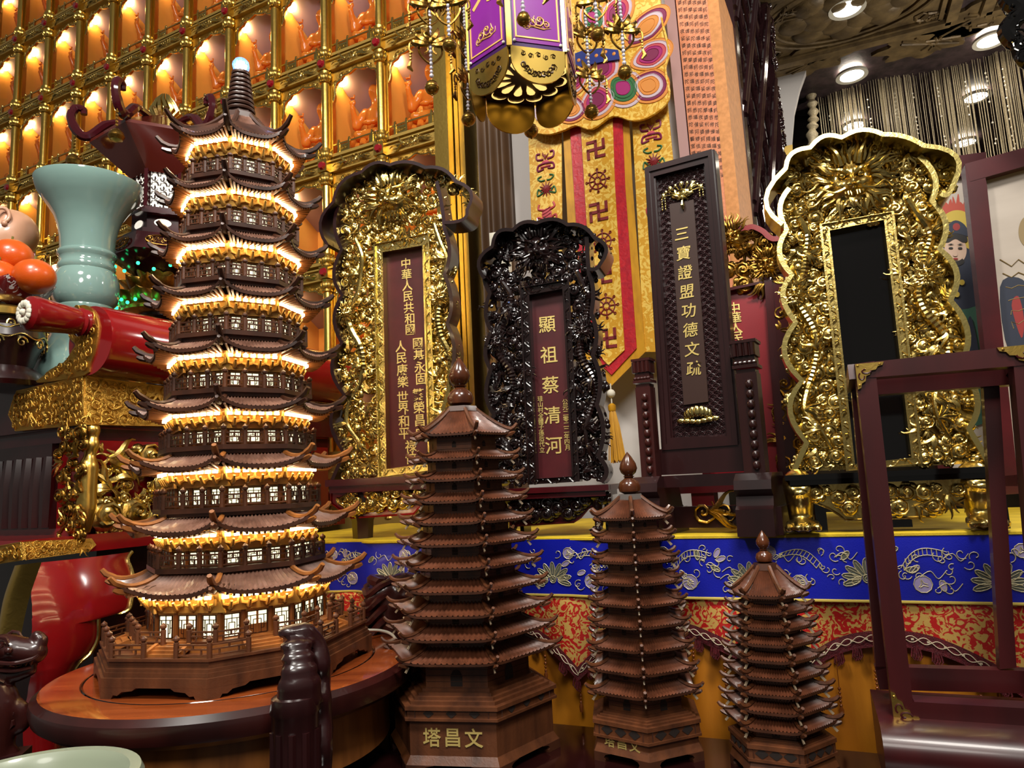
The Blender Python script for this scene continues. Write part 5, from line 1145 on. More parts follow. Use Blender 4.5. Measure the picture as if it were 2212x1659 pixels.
# ---------------------------------------------------------------- palace lantern on its lotus lamp
PLY = 2.3; pl0 = at(350, 560, PLY); kx = PLY/FPX; lan = thing('palace_lantern', 'dark red palace lantern with curled roof arms and lit fretwork panels behind the vase', 'lantern', Vector((pl0.x, PLY, zs)))
Zl = lambda y: at(350, y, PLY).z-zs
n, a0 = 6, math.atan2(-PLY, -pl0.x)+R(30)
hexr = lambda r: ngon(6, r*kx, a0)
PLUM = pbr('plum_lacquer', '3b0d14', .14, 0, coat=.5)
PANEL = pbr('lit_fret_panel', 'f4f2e4', .6, emit='fff8e6', strength=.9)
m = MB(); m.prismz(hexr(70), Zl(392), Zl(340)); m.prismz(hexr(60), Zl(340), Zl(300)); m.prismz(hexr(72), Zl(372), Zl(365)); m.prismz(hexr(72), Zl(478), Zl(470)); m.prismz(hexr(62), Zl(520), Zl(478)); m.prismz(hexr(84), Zl(486), Zl(480)); m.prismz(hexr(78), Zl(530), Zl(516)); m.prismz(hexr(108), Zl(566), Zl(530), hexr(98)); m.prismz(hexr(50), Zl(605), Zl(566), hexr(108))
for i in range(6):
    p = ngon(6, 66*kx, a0)[i]; m.bar((p[0], p[1], Zl(470)), (p[0], p[1], Zl(372)), .012, .012)
m.build('frame', PLUM, lan)
for i in range(6):
    m = MB(); a, b = onring(58*kx, i, .04, 6, a0), onring(58*kx, i, .96, 6, a0); za, zb_ = Zl(470), Zl(374); c = onring(1, i, .5, 6, a0).normalized(); d = b-a
    m.add([(a.x, a.y, za), (b.x, b.y, za), (b.x, b.y, zb_), (a.x, a.y, zb_)], [(0, 1, 2, 3)]); m.mi = 1; rng = random.Random(9)
    W_ = lambda u, v: (a.x+d.x*u+c.x*.003, a.y+d.y*u+c.y*.003, za+(zb_-za)*v)
    for rw in range(5):
        for cl in range(3):
            u0, v0 = .18+.32*cl, .1+.2*rw
            m.tube([W_(u0+.13*cos(t), v0+.085*sin(t)) for t in (0, .8, 1.6, 2.4, 3.1)], .003, 4); m.tube([W_(u0+.07*cos(t)-.05, v0-.05+.05*sin(t)) for t in (3, 4, 5, 6, 7)], .0026, 4); m.tube([W_(u0+.07*cos(t)+.06, v0-.04+.05*sin(t)) for t in (2.5, 3.5, 4.5, 5.5)], .0026, 4)
    for u in (0, 1): m.bar(W_(u, 0), W_(u, 1), .004, .004)
    m.mi = 2
    for v in (0, 1): m.bar(W_(0, v), W_(1, v), .004, .004)
    m.build('lit_panel', [PANEL, ROSE2, BRASS], lan)
    m = MB()
    for yy, rr, w in ((353, 70.6, .5), (310, 60.6, .5), (500, 62.6, .55)):
        e = onring(rr*kx, i, .5, 6, a0); aa = Vector((-c.y, c.x)); cc = [(e.x+aa.x*w*rr*kx*.5*cos(t)+c.x*.001, e.y+aa.y*w*rr*kx*.5*cos(t)+c.y*.001, Zl(yy)+.014*sin(t)) for t in [2*pi*j/14 for j in range(14)]]; m.add(cc, [tuple(range(14))])
    m.build('oval_light', PANEL, lan)
    m = MB(); e = onring(104*kx, i, .5, 6, a0); aa = Vector((-c.y, c.x)); rng = random.Random(i)
    m.M = Matrix.Translation((e.x, e.y, Zl(548))) @ Matrix.Rotation(math.atan2(c.y, c.x)+pi/2, 4, 'Z') @ Matrix.Rotation(R(-14), 4, 'X')
    m.tube([(.048*cos(t), -.004, .017*sin(t)) for t in [2*pi*j/20 for j in range(21)]], .0022, 5)
    for j in range(7): swirl(m, -.036+.012*j, .004*(-1)**j, .009, -.004, rng)
    m.build('cartouche', GOLDA, lan)
m = MB(); m.prismz(hexr(66), Zl(396), Zl(332), hexr(148)); m.prismz(hexr(148), Zl(332), Zl(326)); m.prismz(hexr(146), Zl(326), Zl(276), hexr(60)); m.lathe([(.06, 0), (.062, .01), (.05, .02), (0, .03)], 20, (0, 0, Zl(276))); rf = m.build('roof', pbr('plum_brown_lacquer', '5a2118', .14, 0, coat=.5), lan)
for i in range(6):
    m = MB(); c = onring(1, i, 0, 6, a0).normalized(); rr = lambda r, y, s=0.: (c.x*r*kx, c.y*r*kx, Zl(y))
    m.tube(cr([rr(60, 282), rr(110, 286), rr(150, 320), rr(172, 312), rr(184, 285), rr(176, 266), rr(162, 266), rr(160, 276)], 5), [.012]*6+[.016]*12+[.014]*8+[.012]*6+[.01]*4, 8); m.build('curled_arm', PLUM, lan)
    m = MB(); p = rr(176, 306); m.tube([p, (p[0], p[1], p[2]-.03)], .0018, 4)
    for k in range(5): m.ball((p[0], p[1], p[2]-.034-.011*k), .005, 6, 4)
    m.lathe([(0, 0), (.008, -.002), (.02, -.014), (.024, -.026), (.018, -.038), (0, -.044)], 12, (p[0], p[1], p[2]-.09)); m.build('hanging_bell', GOLDA, lan)
m = MB(); rng = random.Random(1); z = Zl(262)
for k in range(14): a = 2*pi*k/14; m.tube([(.02*cos(a), .02*sin(a), z), (.045*cos(a+.3), .045*sin(a+.3), z+.03), (.03*cos(a), .03*sin(a), z+.065), (.012*cos(a), .012*sin(a), z+.095)], [.008, .009, .007, .002], 5)
m.ball((0, 0, z+.04), .028, 10, 8); m.build('flame_finial', GOLD, lan)
m = MB(); m.lathe([(.05, 0), (.055, .02), (.04, .03), (.03, Zl(700)), (.07, Zl(690)), (.08, Zl(670)), (.06, Zl(605))], 24); m.build('stem', ROSE2, lan)
GREENL = pbr('green_led', '20e070', .4, emit='2cf08a', strength=4)
m = MB(); e = []
for rr, y, k, hh in ((60, 612, 9, .07), (82, 640, 11, .065), (98, 668, 12, .06)):
    for i in range(k):
        a = 2*pi*(i+.5*(y == 640))/k; r = rr*kx; m.M = Matrix.Translation((0, 0, Zl(y)-.02)) @ Matrix.Rotation(a, 4, 'Z')
        m.grid(lambda u, v: (r*(.75+.35*v**1.5)-.02*(2*u-1)**2, (2*u-1)*r*.36*math.sqrt(max(0, 1-max(0, (v-.4)/.6)**2.2)), hh*v), 8, 8)
m.M = None; m.lathe([(.02, Zl(690)), (.12, Zl(680)), (.1, Zl(640)), (.06, Zl(600))], 24); m.ball((math.cos(a0+.5)*.1, math.sin(a0+.5)*.1, Zl(603)), .03, 12, 8)
lb = m.build('lotus_petals', GOLDA, lan)
m = MB()
for i in range(30): a = 2*pi*i/30; m.ball((.135*cos(a), .135*sin(a), Zl(668)+.008*sin(i*2)), .006, 6, 4)
for i in range(20): a = 2*pi*i/20; m.ball((.15*cos(a), .15*sin(a), Zl(604)+.012*sin(i*3)), .006, 6, 4)
m.build('green_lights', GREENL, lb)
# ---------------------------------------------------------------- low left: what shows under the round table
m = MB(); m.lathe([(.09, -.5), (.1, -.1), (.118, -.01), (.124, .002), (.12, .01), (.108, .01), (.1, 0), (.094, -.03), (.08, -.09), (0, -.1)], 56)
p = at(48, 1716, .86); o = solo(m, 'planter', pbr('sage_glaze', '8c9580', .34, 0, coat=.2), 'pale green round planter rim cut by the bottom left corner', 'planter', p, ang=50)
m = MB(); P = [at(*a) for a in ((465, 1575, 1.62), (478, 1600, 1.6), (486, 1625, 1.58), (476, 1650, 1.57))]; m.tube(cr(P, 5), [.03*(1-abs(i-4)/13) for i in range(16)], 12); q = at(492, 1640, 1.57); m.ball(tuple(q), .012, 8, 6)
m.tube([at(470, 1640, 1.57), at(472, 1720, 1.57), (at(472, 1720, 1.57).x, 1.57, .05)], .012, 8); solo(m, 'brass_fish_ornament', BRASS, 'brass curved ornament seen under the round table', 'ornament')
m = MB(); p = at(340, 1640, 1.9); m.lathe([(.06, -.9), (.062, 0), (.055, .03)], 20, tuple(p)); solo(m, 'red_drum_leg', REDL, 'rounded red lacquer leg seen below the round table', 'leg')
m = MB(); P = [at(*a) for a in ((775, 1362, 1.4), (820, 1362, 1.45), (848, 1372, 1.46), (866, 1402, 1.44), (876, 1440, 1.44), (878, 1482, 1.45), (876, 1560, 1.45))]; m.tube(cr(P, 6), .0028, 8); solo(m, 'white_cable', CREAM, 'white power cable looping over the right edge of the round table', 'cable')
# ---------------------------------------------------------------- hanging purple lantern
HY = 1.6; hp = at(1129, 150, HY); HR = 125/FPX*HY
hl = thing('hanging_lantern', 'hexagonal gold lantern with purple panels and bell pendants hanging at the top', 'lantern', hp)
ha0 = math.atan2(-hp.y, -hp.x)-R(12)
zb = at(1103, 100, HY-HR*.97).z-hp.z
PURPLE = pbr('purple_panel', '7a1f86', .3, 0, coat=.4); DPURP = pbr('dark_purple_edge', '3a1156', .3, coat=.3); PGOLD = pbr('pale_gold_print', 'e6b566', .45, .2)
PALEB = pbr('pale_brass', 'b89a4c', .3, .9); BRNZ = pbr('bell_bronze', '8a6a2c', .32, .9)
HHT = .6
m = MB()
for i in range(6):
    p = onring(HR, i, 0, 6, ha0); m.bar((p.x, p.y, zb), (p.x, p.y, zb+HHT), .012, .012)
m.prismz(ngon(6, HR*.985, ha0), zb+.0, zb+.006); m.prismz(ngon(6, HR, ha0), zb+HHT, zb+HHT+.02); m.build('frame', PALEB, hl)
BROWNP = pbr('brown_base_plate', '3c2208', .3, .3)
m = MB(); m.prismz(ngon(6, HR*.97, ha0), zb-.004, zb); bp = m.build('base_plate', BROWNP, hl)
GLOW = pbr('lantern_glow', 'ffdf9a', .6, emit='ffd27a', strength=1.3)
m = MB(); z = zb-.0055
for k in range(12):
    a = 2*pi*k/12+.2; c, s = cos(a), sin(a); pts = [(.03, 0), (.05, -.008), (.066, -.0105), (.074, -.006), (.076, 0), (.074, .006), (.066, .0105), (.05, .008)]
    m.add([(x*c-y*s, x*s+y*c, z) for x, y in pts], [tuple(range(8))[::-1]])
    A = [(.094*cos(a+t*.2)*1, .094*sin(a+t*.2)) for t in (-1, -.6, -.2, .2, .6, 1)]; o_ = Vector((.088*c, .088*s)); out = []; inn = []
    for j in range(9):
        t = -1.7+3.4*j/8; out.append((o_.x+.021*cos(a+t), o_.y+.021*sin(a+t), z)); f = 1-abs(t)/1.7; inn.append((o_.x+(.021-.008*f)*cos(a+t), o_.y+(.021-.008*f)*sin(a+t), z))
    m.add(out+inn[::-1], [tuple(range(18))[::-1]])
m.build('glowing_cutouts', GLOW, bp, smooth=False)
def face_T(i, r): c = onring(1, i, .5, 6, ha0).normalized(); e = onring(r, i, .5, 6, ha0); return Matrix.Translation((e.x, e.y, zb)) @ Matrix.Rotation(math.atan2(c.y, c.x)+pi/2, 4, 'Z')
hw = HR*.5
for i in range(6):
    T = face_T(i, HR+.004)
    m = MB(T); m.box((0, 0, .3), (hw*1.86, .004, .6)); m.mi = 1; m.box((0, -.0025, .305), (hw*1.72, .003, .59)); m.mi = 2
    for x in (-.78, .78): m.box((hw*x, -.0045, .32), (.0035, .002, .6))
    m.box((0, -.0045, .022), (hw*1.56, .002, .0035)); rng = random.Random(i+3)
    for j, (x, z, r) in enumerate(((-.012, .06, .011), (.006, .066, .013), (.022, .058, .009), (-.024, .052, .008))): swirl(m, x, z, r, -.0045, rng, 5, 12, .16)
    m.tube([(-.034, -.0045, .046), (-.01, -.0045, .051), (.015, -.0045, .047), (.034, -.0045, .052)], [.0005, .002, .002, .0005], 5)
    m.glyph('佛光普照'[i % 4], 0, .175, .085, -.004, .001, bold=.02); m.glyph('佛光普照'[(i+1) % 4], 0, .3, .085, -.004, .001, bold=.02)
    m.mi = 3
    for x in (-.84, .84): m.ball((hw*x, -.004, .012), .004, 7, 5)
    m.build('purple_panel', [DPURP, PURPLE, PGOLD, CREAM], hl)
    m = MB(T); L = [(-hw*.98, 0), (hw*.98, 0)]+[(hw*.98*cos(t), -.03-.055*sin(t)) for t in [pi*j/14 for j in range(15)]]; m.prism(L, -.002, .002); m.mi = 1; rng = random.Random(i)
    for j in range(9): a = pi*(.12+.76*j/8); swirl(m, hw*.58*cos(a), -.03-.034*sin(a), .0075, -.0025, rng, 4, 10, .2)
    for j in range(5): swirl(m, (j-2)*.018, -.02-.004*(j % 2)+.004, .006, -.0025, rng, 4, 9, .2)
    m.build('skirt_plate', [PALEB, BROWNP], hl)
CLEAR = pbr('crystal_bead', 'd8d4dc', .06, 0, coat=1, transl=.3)
def pendant(top, stops, Y, face=0.):
    """bead string with lotus ornaments and a bell at the bottom; pixel heights from top to bell"""
    bx, by = stops[-1]; pb = at(bx, by, Y)-hp; zt = at(bx, top, Y).z-hp.z+.06; r = 16.5/FPX*Y; y0 = pb.y
    m = MB(); z = zt; k = 0
    while z > pb.z+r*1.3: m.ball((pb.x, y0, z), .0042 if k % 3 else .0052, 6, 5); z -= .0098; k += 1
    s = m.build('bead_string', CLEAR, hl)
    for ox, oy in stops[:-1]:
        p = at(bx, oy, Y)-hp; m = MB(Matrix.Translation((pb.x, y0, p.z)) @ Matrix.Rotation(face, 4, 'Z')); q = .9
        for sg in (-1, 1):
            for a, b in (((.003, .012), (.034, .03)), ((.003, .008), (.042, .012)), ((.002, .016), (.018, .046))): m.tube(cr([(sg*a[0], -.002, a[1]), (sg*(a[0]*.5+b[0]*.5), -.007, a[1]*.6+b[1]*.4-.004), (sg*b[0]*.95, -.005, b[1]*.9), (sg*b[0], -.001, b[1]+.006)], 3), [.003, .006, .008, .009, .008, .006, .005, .003, .002, .001], 6, .5)
            m.tube(cr([(0, 0, -.04), (sg*.014, 0, -.03), (sg*.026, 0, -.012), (sg*.024, 0, .006), (sg*.01, 0, .006), (sg*.006, 0, -.006), (sg*.014, 0, -.014)], 4), .0028, 5)
            m.tube(cr([(sg*.032, 0, 0), (sg*.045, 0, .01), (sg*.048, 0, -.008), (sg*.04, 0, -.014)], 3), .0028, 5)
            for j in range(3): m.ball((sg*.046, 0, -.016-.007*j), .0034, 5, 4)
            m.tube([(sg*.046, 0, -.036), (sg*.05, 0, -.05), (sg*.042, 0, -.06)], [.003, .006, .002], 5)
        m.ball((0, -.002, .02), .009, 8, 6, (1, .6, 1.4)); m.build('lotus_ornament', GOLDA, s)
    m = MB(); m.ball((pb.x, y0, pb.z), r, 18, 12, (1, 1, .95)); m.lathe([(r*.72, r*.66), (r*.76, r*.72), (r*.5, r*.95), (r*.2, r*1.1), (r*.15, r*1.3), (0, r*1.32)], 14, (pb.x, y0, pb.z)); m.lathe([(r*1.0, -.0012), (r*1.03, 0), (r*1.0, .0012)], 18, (pb.x, y0, pb.z-r*.05)); m.ball((pb.x, y0, pb.z-r*1.05), r*.16, 6, 5); m.build('bell', BRNZ, s)
pendant(-40, [(930, 20), (932, 104), (933, 190)], 1.5, .2); pendant(-40, [(972, 18), (971, 98)], 1.42, -.2); pendant(-40, [(1003, 95), (1006, 185), (1012, 258)], 1.72, .9)
pendant(-40, [(1131, -45), (1131, 42)], 1.36); pendant(-40, [(1290, 10), (1291, 75)], 1.5, -.3); pendant(-40, [(1343, 75), (1350, 157)], 1.52, .1); pendant(-40, [(1265, 85), (1272, 172), (1278, 242)], 1.68, .3); pendant(-40, [(1147, 283)], 1.83)
m = MB()
for i in range(8): a = 2*pi*i/8; m.tube([(0, 0, zb+HHT), (.2*cos(a), .2*sin(a), zb+HHT+.03), (.25*cos(a), .25*sin(a), zb+HHT-.02)], .008, 6)
m.tube([(0, 0, zb+HHT), (0, 0, 3.3-hp.z+1.6)], .01, 8); m.build('hanger', PALEB, hl)
# ---------------------------------------------------------------- yellow embroidered banner
BM = MW @ Matrix.Translation((0, -.09, 0)); TB_ = lambda p, o=0.: trace(BM, p, o)
BROC = pbr('yellow_gold_brocade', 'd29a1e', .5, 0, col2='e9c45a', scale=38, detail=2, dist=2.2, ramp=(.5, .54), bump=.15, bscale=200)
YSATIN = pbr('yellow_satin', 'cf9614', .5, 0, col2='b9820f', scale=20, stretch=(3, 1, 1)); REDSAT = pbr('red_satin', 'c2202c', .42, 0, col2='a8182a', scale=40, dist=1.5, bump=.3, bscale=60)
bn = thing('temple_banner', 'long yellow brocade temple banner with red-bordered centre strip and lotus cape', 'banner', BM)
def strip(name, pts, mt, y, par=None):
    m = MB(); P = TB_(pts, y); m.prism(P, y, y+.004); return m.build(name, mt, par or bn)
sl = strip('left_streamer', [(1138, 200), (1212, 200), (1216, 720), (1156, 720)], BROC, -.01)
ce = strip('centre_backing', [(1212, 200), (1356, 200), (1366, 400), (1394, 760), (1321, 833), (1240, 760)], YSATIN, -.014)
rs = strip('right_streamer', [(1362, 200), (1440, 200), (1475, 560), (1478, 760), (1392, 760)], BROC, -.01)
c2 = strip('red_border', [(1226, 200), (1342, 200), (1350, 400), (1375, 752), (1321, 810), (1262, 752)], REDSAT, -.020)
c3 = strip('centre_streamer', [(1250, 200), (1321, 200), (1328, 400), (1349, 756), (1314, 789), (1284, 756)], BROC, -.026)
MRED = pbr('maroon_embroidery', '7c1a1e', .6); MPUR = pbr('plum_embroidery', '7d1c4a', .6); MGRN = pbr('green_embroidery', '2f6a3a', .6); MPNK = pbr('rose_embroidery', 'c04a52', .6); MBLU = pbr('blue_embroidery', '1c2f7c', .6); MLIL = pbr('pale_lilac_embroidery', 'c9b6c0', .6); MORG = pbr('orange_embroidery', 'd88a3a', .6); MMAG = pbr('magenta_embroidery', 'a01c6a', .6)
px2 = 2.2/FPX
m = MB(); y = -.028
def manji2(x, z, s):                   # arms as on the cloth: the top bar runs to the left, the left arm down, and so round
    k = s*.36
    for a, b, c, d in ((0, -1, 0, 1), (-1, 0, 1, 0), (0, 1, -1, 1), (1, 0, 1, 1), (0, -1, 1, -1), (-1, 0, -1, -1)):
        v = Vector((c-a, d-b)).normalized()*.18; m.bar((x+(a-v.x)*s, y, z+(b-v.y)*s), (x+(c+v.x)*s, y, z+(d+v.y)*s), k, .002, (0, 1, 0))
def wheel(x, z, s):
    for rr, w in ((.7, .05), (.3, .045)): m.tube([(x+s*rr*cos(t), y, z+s*rr*sin(t)) for t in [2*pi*j/28 for j in range(29)]], s*w, 5)
    for k in range(8): a = pi*k/4; m.tube([(x+s*.2*cos(a), y, z+s*.2*sin(a)), (x+s*.92*cos(a), y, z+s*.92*sin(a))], s*.05, 5); m.tube([(x+s*(.95+.09*cos(t))*cos(a)-s*.09*sin(t)*sin(a), y, z+s*(.95+.09*cos(t))*sin(a)+s*.09*sin(t)*cos(a)) for t in range(7)], s*.035, 4)
for px, py in ((1287, 322), (1293, 457), (1301, 592), (1311, 731)): x, z = local(BM, px, py, y); manji2(x, z, 18*px2)
for px, py in ((1291, 390), (1302, 522), (1310, 661)): x, z = local(BM, px, py, y); wheel(x, z, 27*px2)
m.build('embroidered_signs', MRED, c3)
for par, pts in ((sl, ((1178, 348, 0), (1180, 408, 1), (1181, 462, 2), (1184, 530, 0))), (rs, ((1406, 285, 0), (1412, 348, 1), (1420, 440, 2)))):
    m = MB(); y = -.012
    for px, py, k in pts:
        x, z = local(BM, px, py, y); s = 25*px2; m.mi = 0
        if k == 0:
            for sg in (-1, 1): m.mi = 1; m.tube(cr([(x+sg*s*.2, y, z+s*.2), (x+sg*s*.8, y, z+s*.3), (x+sg*s*.85, y, z+s*.8), (x+sg*s*.5, y, z+s*.8)], 4), s*.09, 5); m.tube(cr([(x, y, z-s*.2), (x+sg*s*.7, y, z-s*.3), (x+sg*s*.8, y, z-s*.8), (x+sg*s*.2, y, z-s*.7)], 4), s*.09, 5)
            m.mi = 0; strands(m, x, z+s*.2, pi/2, s*.7, s*.08, y, 5, random.Random(1), .5); m.mi = 2; m.ball((x, y, z-s*.1), s*.35, 8, 5, (1, .08, .6)); m.tube([(x-s*.5, y, z-s*.5), (x+s*.5, y, z-s*.5)], s*.08, 5)
        elif k == 1:
            for j in range(12): a = 2*pi*j/12; m.tube([(x, y, z), (x+s*.75*cos(a), y, z+s*.75*sin(a))], [s*.13, s*.02], 5)
            m.mi = 3
            for sg in (-1, 1): m.tube(cr([(x+sg*s*.1, y, z+s*.85), (x+sg*s*.5, y, z+s*.85), (x+sg*s*.8, y, z+s*1.15), (x+sg*s*.4, y, z+s*1.3)], 4), s*.07, 5); m.tube(cr([(x+sg*s*.3, y, z-s*.3), (x+sg*s*.9, y, z-s*.5), (x+sg*s*.8, y, z+s*.1), (x+sg*s*.5, y, z-s*.2)], 4), s*.07, 5)
        else:
            m.mi = 2; m.ball((x, y, z), s*.5, 10, 6, (1, .08, 1.1)); m.mi = 0
            for j in range(3): m.tube([(x-s*.4, y-.001, z-s*.3+j*s*.3), (x, y-.001, z-s*.2+j*s*.3), (x+s*.4, y-.001, z+j*s*.3)], s*.05, 5)
            m.mi = 2
            for sg in (-1, 1): m.tube(cr([(x+sg*s*.3, y, z+s*.4), (x+sg*s*.8, y, z+s*.6), (x+sg*s*.7, y, z+s*1.0)], 4), s*.1, 5); m.tube(cr([(x+sg*s*.2, y, z-s*.5), (x+sg*s*.9, y, z-s*.2), (x+sg*s*.8, y, z-s*.9), (x+sg*s*.3, y, z-s*.8)], 4), s*.09, 5)
    m.build('embroidery', [MRED, MPUR, MPNK, MGRN], par)
# cape of nested lotus petals
cp = TB_([(1120, -60), (1122, 235), (1150, 280), (1182, 291), (1215, 284), (1246, 272), (1280, 280), (1325, 252), (1370, 262), (1410, 250), (1446, 214), (1438, 152), (1446, 112), (1430, 40), (1426, -60)], -.04)
cp = [(p[0], p[1]) for p in cr([(a, b, 0) for a, b in cp], 4)]
m = MB(); m.prism(cp, -.045, -.035); m.tube([(a, -.046, b) for a, b in cp[4:-4]], .004, 6); ca = m.build('lotus_cape', [BROC], bn)
def petal(px, py, w, h, ang, cols, k):
    x, z = local(BM, px, py, -.046); w *= px2; h *= px2; a = R(ang); m = MB(); mats = []
    for j, c in enumerate(cols):
        f = 1-j*(.78/len(cols)); P = []
        for t in [2*pi*i/28 for i in range(28)]:
            u, v = w*f*sin(t)*(1-.35*(cos(t) < 0)*abs(cos(t))), h*f*cos(t)*(1 if cos(t) > 0 else .9); P.append((x+u*cos(a)+v*sin(a), -.0465-.0006*j-.0001*k, z-u*sin(a)+v*cos(a)))
        m.mi = j; m.add(P, [tuple(range(28))[::-1]]); m.tube(P+[P[0]], .0012, 4); mats.append(c)
    m.build('embroidered_petal', mats, ca)
PK = [MORG, MLIL, MPNK, MMAG, MPUR]; GK = [MLIL, MORG, MGRN, MGRN, MMAG]; OK_ = [MORG, MPUR, MLIL, MORG, MORG]
for j, (px, py, w, h, an, c) in enumerate(((1395, 60, 34, 60, 60, OK_), (1405, 120, 34, 50, 80, PK), (1400, 185, 38, 48, 120, OK_), (1345, 190, 40, 52, 140, GK), (1300, 150, 45, 46, 30, PK), (1290, 215, 46, 46, 178, PK), (1235, 235, 40, 34, 200, OK_), (1185, 235, 36, 34, 190, GK), (1280, 40, 46, 30, 60, GK), (1330, 30, 40, 50, 40, PK), (1245, 170, 30, 40, 200, PK))): petal(px, py, w, h, an, c, j)
m = MB(); P = TB_([(1236, 118), (1262, 108), (1300, 104), (1335, 108), (1338, 128), (1300, 134), (1262, 142), (1238, 150)], -.055); m.prism(P, -.056, -.05); m.mi = 1
for px, py in ((1250, 130), (1268, 124), (1288, 120), (1308, 112), (1308, 126), (1326, 116)): x, z = local(BM, px, py, -.056); m.ball((x, -.056, z), .006, 8, 5, (1, .3, 1))
m.build('blue_band', [MBLU, MORG], ca)
x, z = local(BM, 1320, 850, -.02); m = MB(); m.tube([(x, -.02, z+.03), (x, -.02, z-.04)], .002, 5); m.ball((x, -.02, z), .013, 12, 8); m.build('tassel_bead', CREAM, bn)
m = MB(); rng = random.Random(4); m.lathe([(.004, -.03), (.012, -.036), (.012, -.05), (.01, -.054)], 14, (x, -.02, z))
for k in range(90): a = rng.random()*2*pi; r = rng.random()**.5; m.tube([(x+.008*r*cos(a), -.02+.008*r*sin(a), z-.05), (x+.016*r*cos(a)+.003, -.02+.014*r*sin(a), z-.1), (x+.027*r*cos(a)+.006, -.02+.02*r*sin(a), z-.2-.01*rng.random())], .0014, 3)
m.build('tassel', YSATIN, bn)
# ---------------------------------------------------------------- sutra pillar, lattice screen, arch, curtain
SM = MW @ Matrix.Translation((0, -.01, 0)); TS = lambda p, o=0.: trace(SM, p, o)
ORPAP = pbr('orange_sutra_paper', 'd98a62', .6, 0, col2='c97a50', scale=120); ORBAND = pbr('orange_brocade_edge', 'cf8a48', .6, 0, col2='b87838', scale=60); PINKE = pbr('pink_board', 'b08a86', .6)
sp = thing('sutra_pillar', 'orange pillar covered with columns of small black sutra characters', 'pillar', SM)
m = MB(); m.prism(TS([(1432, -60), (1454, -60), (1535, 780), (1515, 780)]), -.02, .05); m.build('pink_edge', PINKE, sp)
m = MB(); m.prism(TS([(1454, -60), (1523, -60), (1598, 780), (1535, 780)], -.03), -.03, .05); pg = m.build('text_face', ORPAP, sp)
m = MB(); m.prism(TS([(1523, -60), (1546, -60), (1630, 780), (1598, 780)], -.03), -.032, .3); m.build('plain_border', ORBAND, sp)
S = '娑婆訶悉陀夜娑婆訶摩訶悉陀夜娑婆訶悉陀喻藝室皤囉耶娑婆訶那囉謹墀娑婆訶摩囉那囉娑婆訶悉囉僧阿穆佉耶娑婆訶娑婆摩訶阿悉陀夜娑婆訶者吉囉阿悉陀夜娑婆訶波陀摩羯悉陀夜娑婆訶那囉謹墀皤伽囉耶娑婆訶摩婆利勝羯囉夜娑婆訶南無喝囉怛那哆囉夜耶南無阿唎耶婆嚧吉帝爍皤囉夜娑婆訶'
m = MB(); k = 0
for c in range(6):
    f = .09+.165*c
    for r in range(26):
        ya = -10+r*15.5; xa = 1462+(1526-1462)*f+(ya/331.)*(30+6*f); x, z = local(SM, xa, ya, -.03)
        if ya < 430: m.glyph(S[k % len(S)], x, z, .0155, -.0302, .0004, bold=.0, wx=.9)
        k += 1
m.build('sutra_text', pbr('black_ink', '241512', .7), pg)
p0 = at(1590, 240, 2.32); LM = frameM(p0, -60); lc = thing('lattice_screen', 'tall glossy dark wood lattice screen slanting away beside the sutra pillar', 'screen', LM)
xr = local(LM, 1668, 240)[0]; z0, z1 = -.72, .95
DKL = pbr('glossy_black_wood', '2a1618', .12, 0, coat=.6); m = MB()
for sg, st, hw_ in ((-1, .36, 1.15), (1, .36, 1.15)):
    for i in range(-8, 14):
        c = z0+i*st; q = []
        for off in (-.016, .016):
            q = [(xr*t, .018*sg-.01, c+off*1.4-sg*hw_*xr*t*1.25+(.0 if sg < 0 else hw_*xr)) for t in [u/40 for u in range(41)]]; q = [p for p in q if z0 <= p[2] <= z1]
            if len(q) > 1: m.tube([q[0], q[-1]], .011, 8)
for j in range(8):
    x = xr*(j+.5)/8
    for o_ in (-.014, .014): m.tube([(x+o_, .045, z0), (x+o_, .045, z1)], .011, 8)
    for k in range(40): m.ball((x, .03, z0+(z1-z0)*k/40), .007, 6, 4)
m.build('lattice', DKL, lc)
m = MB()
for x in (-.01, xr+.01): m.bar((x, 0, z0), (x, 0, z1), .05, .06, (0, 1, 0))
for z in (z0, z1): m.bar((-.03, 0, z), (xr+.03, 0, z), .05, .06, (0, 1, 0))
rng = random.Random(6); fillrelief(m, [(xr-.01, z0), (xr+.05, z0), (xr+.05, z1), (xr-.01, z1)], [], -.03, .012, .02, 50, rng, .4); m.build('frame', DKL, lc)
m = MB()
for x in (0, xr): m.box((x, 0, z0-(p0.z+z0)/2), (.06, .06, p0.z+z0)); 
m.build('legs_board', DKL, lc)
AM = frameM(at(1715, 270, 3.7), AY)
m = MB(); m.prism(trace(AM, [(1600, 60), (1775, 60), (1752, 138), (1742, 150), (1728, 188), (1716, 240), (1711, 300), (1711, 900), (1600, 900)]), 0, .06); o = m.build('wall_arch', WHITEW); o.matrix_world = AM; structure(o)
m = MB(); m.prism(trace(AM, [(1650, 60), (1800, 60), (1800, 900), (1650, 900)], .5), .5, .54); o = m.build('arch_shade_sheet', BLACK); o.matrix_world = AM; structure(o)  # black sheet standing in for the shade inside the arch opening
m = MB(); m.prism(trace(AM, [(1688, 318), (1712, 312), (1714, 420), (1690, 420)], -.03), -.03, -.01); o = solo(m, 'gilt_screen', WALLGOLD, 'small gilt panel at the foot of the white arch', 'screen', AM)
m = MB(); m.box((2.2, 7.2, 1.7), (9, .1, 3.4)); o = m.build('wall_far', pbr('far_brown_wall', '5a4a34', .6, 0, col2='3a2f22', scale=3)); structure(o)
m = MB(); m.box((5.4, 3.6, 1.7), (.1, 7.3, 3.4)); o = m.build('wall_right', pbr('right_wall', '6a5c48', .7)); structure(o)
